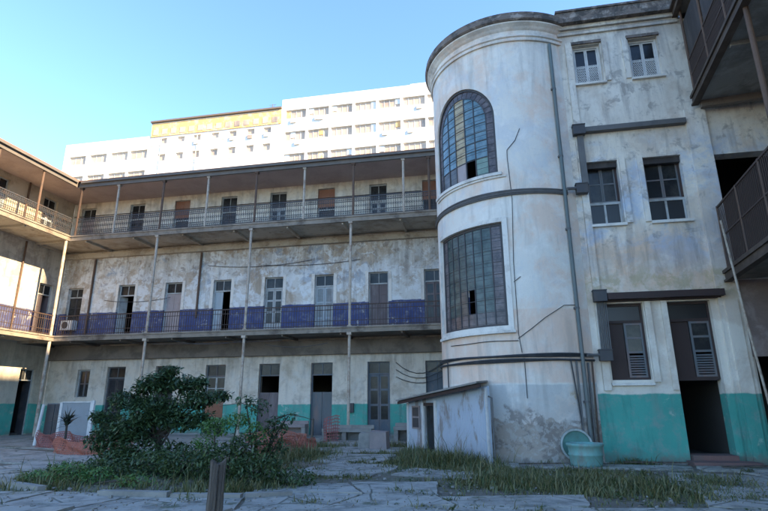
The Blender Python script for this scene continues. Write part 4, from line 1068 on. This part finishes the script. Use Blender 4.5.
bush('shrub','fresh light green weed clump in front of the small tree trunk','shrub',(-8.35,10.2,0.),[((-8.6,10.15,.26),(.5,.35,.25),480),((-7.9,10.1,.22),(.4,.3,.20),300),((-9.4,10.2,.16),(.4,.3,.16),260),((-6.9,10.0,.16),(.5,.3,.15),260)],M['leaf2'],.075,seed=4)
bush('shrub','dark shrub directly under the crown of the small tree','shrub',(-7.0,10.9,0.),[((-7.2,11.0,.30),(.8,.5,.33),1000),((-6.4,10.8,.34),(.7,.5,.36),950),((-7.5,11.3,.42),(.5,.4,.28),400),((-6.4,11.2,.62),(.45,.4,.22),260)],M['leaf3'],.10,seed=5)
bush('shrub','dense shrub behind the timber stump','shrub',(-5.3,10.6,0.),[((-5.5,10.6,.42),(.65,.5,.44),1000),((-4.6,10.5,.34),(.60,.45,.34),850),((-5.0,10.8,.78),(.5,.4,.28),450),((-3.9,10.6,.20),(.5,.35,.20),340)],M['leaf3'],.10,seed=6)
bush('shrub','bright green shrub with long thin branches right of the small tree','shrub',(-5.5,10.9,0.),[((-5.75,10.8,1.15),(.34,.3,.20),330),((-5.3,10.9,1.28),(.34,.3,.18),280),((-5.95,10.8,.85),(.28,.25,.2),200),((-4.85,10.8,1.05),(.25,.22,.22),160)],M['leaf2'],.085,seed=7)
D3 = bush('shrub','thin dark sapling with drooping twigs right of the bright green shrub','shrub',(-4.9,11.0,0.),[((-4.9,11.0,1.55),(.30,.25,.18),110),((-4.5,11.0,1.15),(.30,.25,.22),190),((-5.2,11.0,1.7),(.30,.25,.12),70),((-4.2,11.0,1.35),(.24,.2,.10),50),((-4.45,11.0,.75),(.3,.25,.25),200)],M['leaf'],.10,seed=8)
m = MB(); m.tube([(-4.6,11,1.25),(-4.2,11,1.38),(-3.85,11,1.32),(-3.65,11,1.26)],[.012,.010,.008,.005],5); m.tube([(-5.0,11,1.5),(-5.3,11,1.62),(-5.8,11,1.55)],[.01,.008,.005],5); m.build('twig', M['bark'], D3)
# spiky plant in front of the white board
sp_ = thing('spiky_plant', 'dark spiky plant with arching blade leaves in front of the pale board', 'plant', (-14.95,17.2,0))
m = MB(); random.seed(9)
for i in range(60):
    a = random.uniform(0,2*pi); L_ = random.uniform(.35,.75); el = random.uniform(.1,1.5); z0 = .95+random.uniform(-.15,.15)
    P = [np.array((-14.95,17.2,z0))+np.array((cos(a)*cos(el)*L_*t, sin(a)*cos(el)*L_*t, sin(el)*L_*t-.25*L_*t*t)) for t in (0,.35,.7,1.)]
    ux,uy = -sin(a),cos(a); vs=[]
    for p,w in zip(P,(.03,.042,.03,.002)): vs += [(p[0]-ux*w,p[1]-uy*w,p[2]),(p[0]+ux*w,p[1]+uy*w,p[2])]
    m.add(vs,[(0,1,3,2),(2,3,5,4),(4,5,7,6)])
m.build('foliage', M['leaf4'], sp_)
m = MB(); m.tube([(-14.95,17.2,-.02),(-14.93,17.2,.5),(-14.95,17.2,1.0)],[.05,.04,.035],8); m.build('stem', M['bark'], sp_)

# ------------------------------------------------------------------ yard objects
# timber stump in the foreground
m = MB(); sx,sy = -4.15,7.94; n=44; vs=[]; fs=[]; random.seed(2)
wob = [random.uniform(.90,1.04) for _ in range(n)]
for c0 in (3,9,17,24,31,38): wob[c0] = .72; wob[(c0+1)%n] = .84
levels = [(0,-.05),(0,.12),(.004,.26),(.008,.40),(.01,.55),(.012,.66),(.012,.75)]
for j_,(o,z) in enumerate(levels):
    for k_ in range(n):
        a = 2*pi*k_/n; sq = 1+.10*cos(4*a); r = .118*wob[k_]*sq*(1+.05*sin(z*9+k_*.3))*random.uniform(.975,1.02); top = .03*sin(a*2+1)+random.uniform(-.022,.02) if j_==len(levels)-1 else 0
        vs.append((sx+o+r*cos(a), sy+r*sin(a)*.9, z+top))
for j_ in range(len(levels)-1):
    for k_ in range(n): a=j_*n+k_; b=j_*n+(k_+1)%n; fs.append((a,b,b+n,a+n))
b0 = (len(levels)-1)*n; vs.append((sx+.012,sy,.69)); fs += [(b0+k_,b0+(k_+1)%n,len(vs)-1) for k_ in range(n)]
m.add(vs,fs)
st = m.build('timber_stump', M['stump'], None, loc=(sx,sy,0)); tag(st,'short weathered grey timber stump standing in the foreground bed','stump')

# shed
P0,P2 = np.array((-.05,14.95)),np.array((-2.85,19.2))
sd = (P0-P2); SL = float(np.linalg.norm(sd)); sang = math.degrees(math.atan2(sd[1],sd[0]))
FS = frame(P2[0],P2[1],0,sang)                     # u from far left corner to near right corner
SH = thing('shed', 'small lean-to shed of pale blue sheets with a dark doorway, at the tower foot', 'shed', (-1.6,18,0))
u_c = 2.15                                           # where door face ends
m = MB(FS); m.wall(0,SL,-.1,1.62,.07,[(1.28,2.0,.0,1.50)]); 
vs = [(0,0,1.62),(SL,0,1.62),(SL,0,2.03),(0,0,1.64),(0,.07,1.62),(SL,.07,1.62),(SL,.07,2.03),(0,.07,1.64)]
m.add(vs,[(0,1,2,3),(5,4,7,6),(1,5,6,2),(3,2,6,7),(4,0,3,7)]); m.build('front_wall', M['shed'], SH)
m = MB(); m.box(-.15,-.07,15.02,15.66,-.1,1.98); m.build('side_wall', M['shed'], SH)
m = MB(FS); m.box(.002,.07,.072,1.5,-.1,1.6); m.build('side_wall', M['shed'], SH)
for ua,ub,zt in ((-.04,.06,1.6),(1.14,1.27,1.6),(2.02,2.18,1.66),(SL-.06,SL+.02,2.0)):
    m = MB(FS); m.box(ua,ub,-.05,-.002,0,zt); m.build('corner_board', M['white'], SH)
m = MB(FS); m.box(1.275,2.015,-.04,-.002,1.505,1.60); m.build('door_head', M['wood_red'], SH)
m = MB(FS); m.box(.35,.95,-.035,-.002,.75,1.50); m.build('window', M['pinkc'], SH)
m = MB(FS); m.box(.42,.88,-.042,-.037,.80,1.10); m.box(.42,.88,-.042,-.037,1.16,1.45); m.build('vent_panel', M['boxd'], SH)
m = MB(); Q = [(FS((-.30,-.36,0)),1.66),(FS((SL+.06,-.36,0)),2.10),((-.02,15.75,0),2.16),((-1.3,17.6,0),1.98),((-1.55,19.4,0),1.84),(FS((-.30,1.0,0)),1.70)]
n = len(Q); vs = [(q[0],q[1],z) for q,z in Q]+[(q[0],q[1],z+.05) for q,z in Q]
m.add(vs,[tuple(range(n-1,-1,-1)),tuple(range(n,2*n))]+[(i,(i+1)%n,n+(i+1)%n,n+i) for i in range(n)]); m.build('roof', M['concrete'], SH)
m = MB(FS); m.bar((-.28,-.28,1.60),(SL+.10,-.28,2.04),.05,.09); m.build('eaves_board', M['wood_red'], SH)
m = MB(FS); m.box(1.1,2.2,.9,.94,0,1.55); m.build('inner_wall', M['dark'], SH)
m = MB(); m.tube([(.06,14.98,0),(.06,14.98,1.72),(-.03,14.93,1.76)],.022,6); m.build('pipe', M['conduit'], SH)
m = MB(); m.tube([on_t(208,2.85,.06),on_t(208,2.0,.06)],.02,6); m.build('pipe', M['cable'], S)

# teal tub with a round lid behind
M['tub'] = simple('pale teal fibreglass', (.17,.36,.32), .7, .25, 4., (.20,.22,.19), .85, stretch=(1,1,.4), bump=.3)
M['lid_rim'] = simple('pale fibreglass rim', (.36,.40,.37), .7, .2, 5., (.2,.2,.17), .8)
M['lid_in'] = simple('algae stained teal', (.06,.19,.16), .6, .25, 3., (.04,.07,.05), .5)
TB = thing('water_tub', 'round pale teal tub standing in front of the drainpipes at the tower foot', 'tub', (2.33,14.95,0))
m = MB(); m.lathe([(0,.02),(.37,.02),(.39,.10),(.405,.28),(.425,.30),(.425,.33),(.41,.35),(.425,.50),(.46,.53),(.46,.58),(.43,.59),(.40,.56),(.385,.3),(.37,.08),(0,.08)],(2.33,14.93,0),36); m.smooth=True; m.build('bowl', M['tub'], TB)
m = MB(); m.lathe([(0,.33),(.39,.33)],(2.33,14.93,0),30); m.build('dark_water', M['lid_in'], TB)
LD = thing('tub_lid', 'big round lid with a pale rim leaning upright behind the teal tub', 'lid', (2.2,15.36,0))
lc = np.array((2.20,15.44,.50)); 
def disc(r0,r1,d0,d1,name,mat,n=40):
    m = MB(lambda p: (lc[0]+p[0], lc[1]+p[1]+.12*p[2], lc[2]+p[2])); vs=[];fs=[]
    for k in range(n):
        a=2*pi*k/n
        for r,d in ((r0,d0),(r1,d0),(r1,d1),(r0,d1)): vs.append((r*cos(a),d,r*sin(a)))
    for k in range(n):
        i=4*k; j=4*((k+1)%n); fs += [(i,i+1,j+1,j),(i+1,i+2,j+2,j+1),(i+2,i+3,j+3,j+2),(i+3,i,j,j+3)]
    m.add(vs,fs); return m.build(name,mat,LD)
disc(.36,.41,-.06,.03,'rim',M['lid_rim']); disc(.005,.36,-.005,.02,'dish',M['lid_in'])

# benches along the gallery
def bench(x0,x1,y,h,mat,label,legs,back=False):
    b = thing('bench', label, 'bench', ((x0+x1)/2,y,0), 'benches along the foot of the long gallery')
    m = MB(); m.box(x0,x1,y-.25,y+.25,h-.14,h); m.build('seat', mat, b)
    for lx in legs:
        m = MB(); m.box(lx-.09,lx+.09,y-.2,y+.2,.0,h-.142); m.build('leg', M['concrete'], b)
    m = MB(); m.box(x0,x1,y+.252,y+.34,.0,h+.14); m.build('back_panel', mat, b)
bench(-7.35,-5.1,23.6,.52,M['concrete'],'grey concrete bench with dark gaps below, at the middle post beside the slate blue door',(-7.25,-6.35,-5.2))
bench(-9.95,-8.55,24.8,.66,M['pinkc'],'worn pinkish cement bench behind the orange netting',(-9.85,-8.65))
bench(-4.1,-2.6,23.4,.62,M['concrete'],'grey concrete bench half hidden behind the left corner of the shed',(-4.0,-2.7))
m = MB(); random.seed(8)
def block(x0,x1,y0_,y1_,h):
    vs=[(x+random.uniform(-.03,.03),y+random.uniform(-.03,.03),z+random.uniform(-.03,.03)*(z>0)) for z in (-.03,h) for x,y in ((x0,y0_),(x1,y0_),(x1,y1_),(x0,y1_))]
    return vs,[(0,1,5,4),(1,2,6,5),(2,3,7,6),(3,0,4,7),(4,5,6,7),(3,2,1,0)]
m.add(*block(-4.25,-3.65,19.2,19.75,.62)); tag(m.build('concrete_block', M['pinkc'], None, loc=(-3.95,19.5,0)),'tall reddish grey concrete block on the yard in front of the slate blue door','block','loose concrete blocks before the gallery')
m = MB(); m.add(*block(-4.75,-4.3,19.5,19.95,.55)); tag(m.build('concrete_block', M['concrete'], None, loc=(-4.5,19.7,0)),'pale grey concrete block left of the reddish one','block','loose concrete blocks before the gallery')
# barrier netting
def netting(path, h, mat, label, loc, seed):
    random.seed(seed); m = MB(); P=[]
    for (a,b),(c,d) in zip(path[:-1],path[1:]):
        n = max(2,int(sqrt((a-c)**2+(b-d)**2)/.09))
        for k in range(n): t=k/n; P.append((a+(c-a)*t+.03*sin(k*.9), b+(d-b)*t+.05*sin(k*.6+seed)))
    P.append(path[-1]); tops=[h*(.72+.28*sin(i*.13+seed)**2+random.uniform(-.03,.03)) for i in range(len(P))]
    rows = 8
    for i in range(len(P)-1):
        for j in range(rows+1):
            f = j/rows; f2 = .028/h
            z0,z1 = tops[i]*f, tops[i+1]*f
            bx = .06*sin(i*.4+j*.8)
            m.add([(P[i][0],P[i][1]+bx,z0+.01),(P[i+1][0],P[i+1][1]+.06*sin((i+1)*.4+j*.8),z1+.01),(P[i+1][0],P[i+1][1]+.06*sin((i+1)*.4+j*.8),z1+.047),(P[i][0],P[i][1]+bx,z0+.047)],[(0,1,2,3)])
        for j in range(rows):
            z0,z1 = tops[i]*j/rows, tops[i]*(j+1)/rows
            m.add([(P[i][0],P[i][1]+.06*sin(i*.4+j*.8)+.003,z0),(P[i][0]+.035,P[i][1]+.06*sin(i*.4+j*.8)+.003,z0),(P[i][0]+.035,P[i][1]+.06*sin(i*.4+(j+1)*.8)+.003,z1),(P[i][0],P[i][1]+.06*sin(i*.4+(j+1)*.8)+.003,z1)],[(0,1,2,3)])
    o = m.build('barrier_net', mat, None, loc=loc); tag(o, label, 'netting', 'orange red barrier nets left about the yard')
netting([(-14.6,16.3),(-13.4,15.7),(-12.3,15.8),(-11.5,16.2)],.52,M['netting'],'sagging orange red barrier netting on the ground left of the small tree',(-12.5,16,0),1)
netting([(-17.4,18.5),(-15.5,17.9),(-13.6,17.4)],.62,M['net_pink'],'faded red netting heaped behind the orange netting below the pale board',(-14.5,18,0),2)
netting([(-7.5,16.9),(-6.9,17.5),(-6.5,18.4),(-6.3,19.3)],.50,M['netting'],'orange barrier netting in the grass right of the shrubs, near the wooden stake',(-7,17.8,0),3)
netting([(-9.6,20.5),(-8.3,20.3),(-7.0,20.4)],.60,M['netting'],'bunched orange netting in front of the pinkish bench',(-8.3,20.4,0),6)
netting([(-7.1,22.9),(-6.95,22.8),(-6.4,22.9)],1.05,M['net_pink'],'faded red netting hung at the foot of the door with red stains',(-6.8,22.9,0),4)
sk = MB(); sk.bar((-6.55,19.6,-.05),(-6.52,19.62,1.05),.07,.07); tag(sk.build('stake', M['stump'], None, loc=(-6.55,19.6,0)),'dark upright wooden stake beside the orange netting in the grass','stake')
# pale board, dark cabinet and white pole at left
BD = thing('notice_board', 'pale grey board in a white frame leaning up at the left behind the spiky plant', 'board', (-17.2,19.3,0))
bx_a,bx_b = np.array((-17.95,19.25)), np.array((-16.15,19.15))
m = MB(); m.box(-17.0,-15.72,19.2,19.24,.3,1.68); m.build('panel', simple('pale blue grey panel',(.24,.265,.28),.6,.12,2.,(.22,.22,.21),.5), BD)
m = MB(); m.box(-17.12,-17.0,19.17,19.26,.0,1.70); m.box(-15.72,-15.56,19.17,19.26,.0,1.76); m.box(-17.0,-15.72,19.172,19.258,1.68,1.72); m.box(-17.0,-15.72,19.172,19.258,.25,.30); m.build('frame', M['white'], BD)
CB = thing('cabinet', 'dark grey metal cabinet between the white pole and the pale board', 'cabinet', (-18.4,19.6,0))
m = MB(); m.box(-18.1,-17.3,19.6,20.1,.05,1.66); m.build('body', M['door_grey'], CB)
m = MB(); m.box(-18.08,-17.72,19.57,19.598,.1,1.62); m.build('door', M['boxd'], CB); m = MB(); m.box(-17.68,-17.32,19.57,19.598,.1,1.62); m.build('door', M['boxd'], CB)
m = MB(); m.tube([(-18.15,19.3,0),(-18.05,19.35,1.62)],.06,8); tag(m.build('pole', M['white'], None, loc=(-18.15,19.3,0)),'short white pole standing left of the dark cabinet','pole')
random.seed(44)
for i,(x,y,L_,a) in enumerate(((1.2,14.75,1.1,8),(4.1,15.45,1.5,-4),(6.3,14.9,1.9,12))):
    m = MB(); dx,dy = cos(radians(a))*L_/2, sin(radians(a))*L_/2
    m.bar((x-dx,y-dy,.09),(x+dx,y+dy,.10),.07,.035)
    tag(m.build('plank', M['stump'], None, loc=(x,y,0)), ('short grey plank on the ground at the tower foot','long grey plank lying below the turquoise wall of the block','grey plank lying on the paving in front of the dark doorway steps')[i], 'plank', 'loose planks along the wall foot')
# rubble bits on the ground
random.seed(31); rb = MB()
for i in range(900):
    x = random.uniform(-14,8); y = random.uniform(7.6,16); r = random.uniform(.008,.035); 
    vs=[]; 
    for sx_ in (-1,1):
        for sy_ in (-1,1):
            for sz in (0,1): vs.append((x+sx_*r*random.uniform(.5,1.3),y+sy_*r*random.uniform(.5,1.3),.03+sz*r*random.uniform(.5,1.3)))
    rb.add(vs,[(0,1,3,2),(4,6,7,5),(0,4,5,1),(2,3,7,6),(1,5,7,3)])
struct(rb.build('rubble', M['concrete']),'stuff','small bits of rubble and gravel strewn over the paving','rubble')

# ------------------------------------------------------------------ light, sky, camera
dsun = np.array((1.0,-.365,.60)); dsun /= np.linalg.norm(dsun)      # towards the sun
el = math.asin(dsun[2]); azs = math.atan2(dsun[0], dsun[1])          # azimuth from +Y clockwise
w = bpy.data.worlds.new('World'); sc.world = w; w.use_nodes = True
nt = w.node_tree; bg = nt.nodes['Background']
sky = nt.nodes.new('ShaderNodeTexSky'); sky.sky_type = 'NISHITA'; sky.sun_disc = False
sky.sun_elevation = el; sky.sun_rotation = azs
sky.air_density = 1.0; sky.dust_density = 0.; sky.ozone_density = 7.5
tn = nt.nodes.new('ShaderNodeMix'); tn.data_type = 'RGBA'; tn.blend_type = 'MULTIPLY'; tn.inputs[0].default_value = 1.
tn.inputs[7].default_value = (1.12,1.0,.89,1)                       # camera white balance
nt.links.new(sky.outputs[0], tn.inputs[6]); nt.links.new(tn.outputs[2], bg.inputs[0]); bg.inputs[1].default_value = .15
sun = bpy.data.lights.new('sun', 'SUN'); sun.energy = 4.5; sun.angle = radians(.5); sun.color = (1,.76,.46)
so = bpy.data.objects.new('sun', sun); COL.objects.link(so)
import mathutils
so.rotation_euler = mathutils.Vector(dsun).to_track_quat('Z','Y').to_euler()
so.location = (30,-10,50)

cam = bpy.data.cameras.new('camera'); cam.sensor_fit = 'HORIZONTAL'; cam.sensor_width = 36; cam.lens = 523.3/768*36
cam.clip_end = 4000; cam.clip_start = .1
co = bpy.data.objects.new('camera', cam); COL.objects.link(co)
yaw, pit, rol = radians(10.91), radians(15.73), radians(-.317)
fwd = np.array((-sin(yaw)*cos(pit), cos(yaw)*cos(pit), sin(pit))); rt = np.array((cos(yaw), sin(yaw), 0)); up = np.cross(rt, fwd)
r2 = cos(rol)*rt + sin(rol)*up; u2 = -sin(rol)*rt + cos(rol)*up
co.matrix_world = mathutils.Matrix(((r2[0],u2[0],-fwd[0],0),(r2[1],u2[1],-fwd[1],0),(r2[2],u2[2],-fwd[2],1.6),(0,0,0,1)))
sc.camera = co
sc.view_settings.view_transform = 'Standard'; sc.view_settings.look = 'None'
sc.view_settings.exposure = 2.1; sc.view_settings.gamma = 1.0; sc.view_settings.use_curve_mapping = False
sc.cycles.max_bounces = 8; sc.cycles.diffuse_bounces = 5
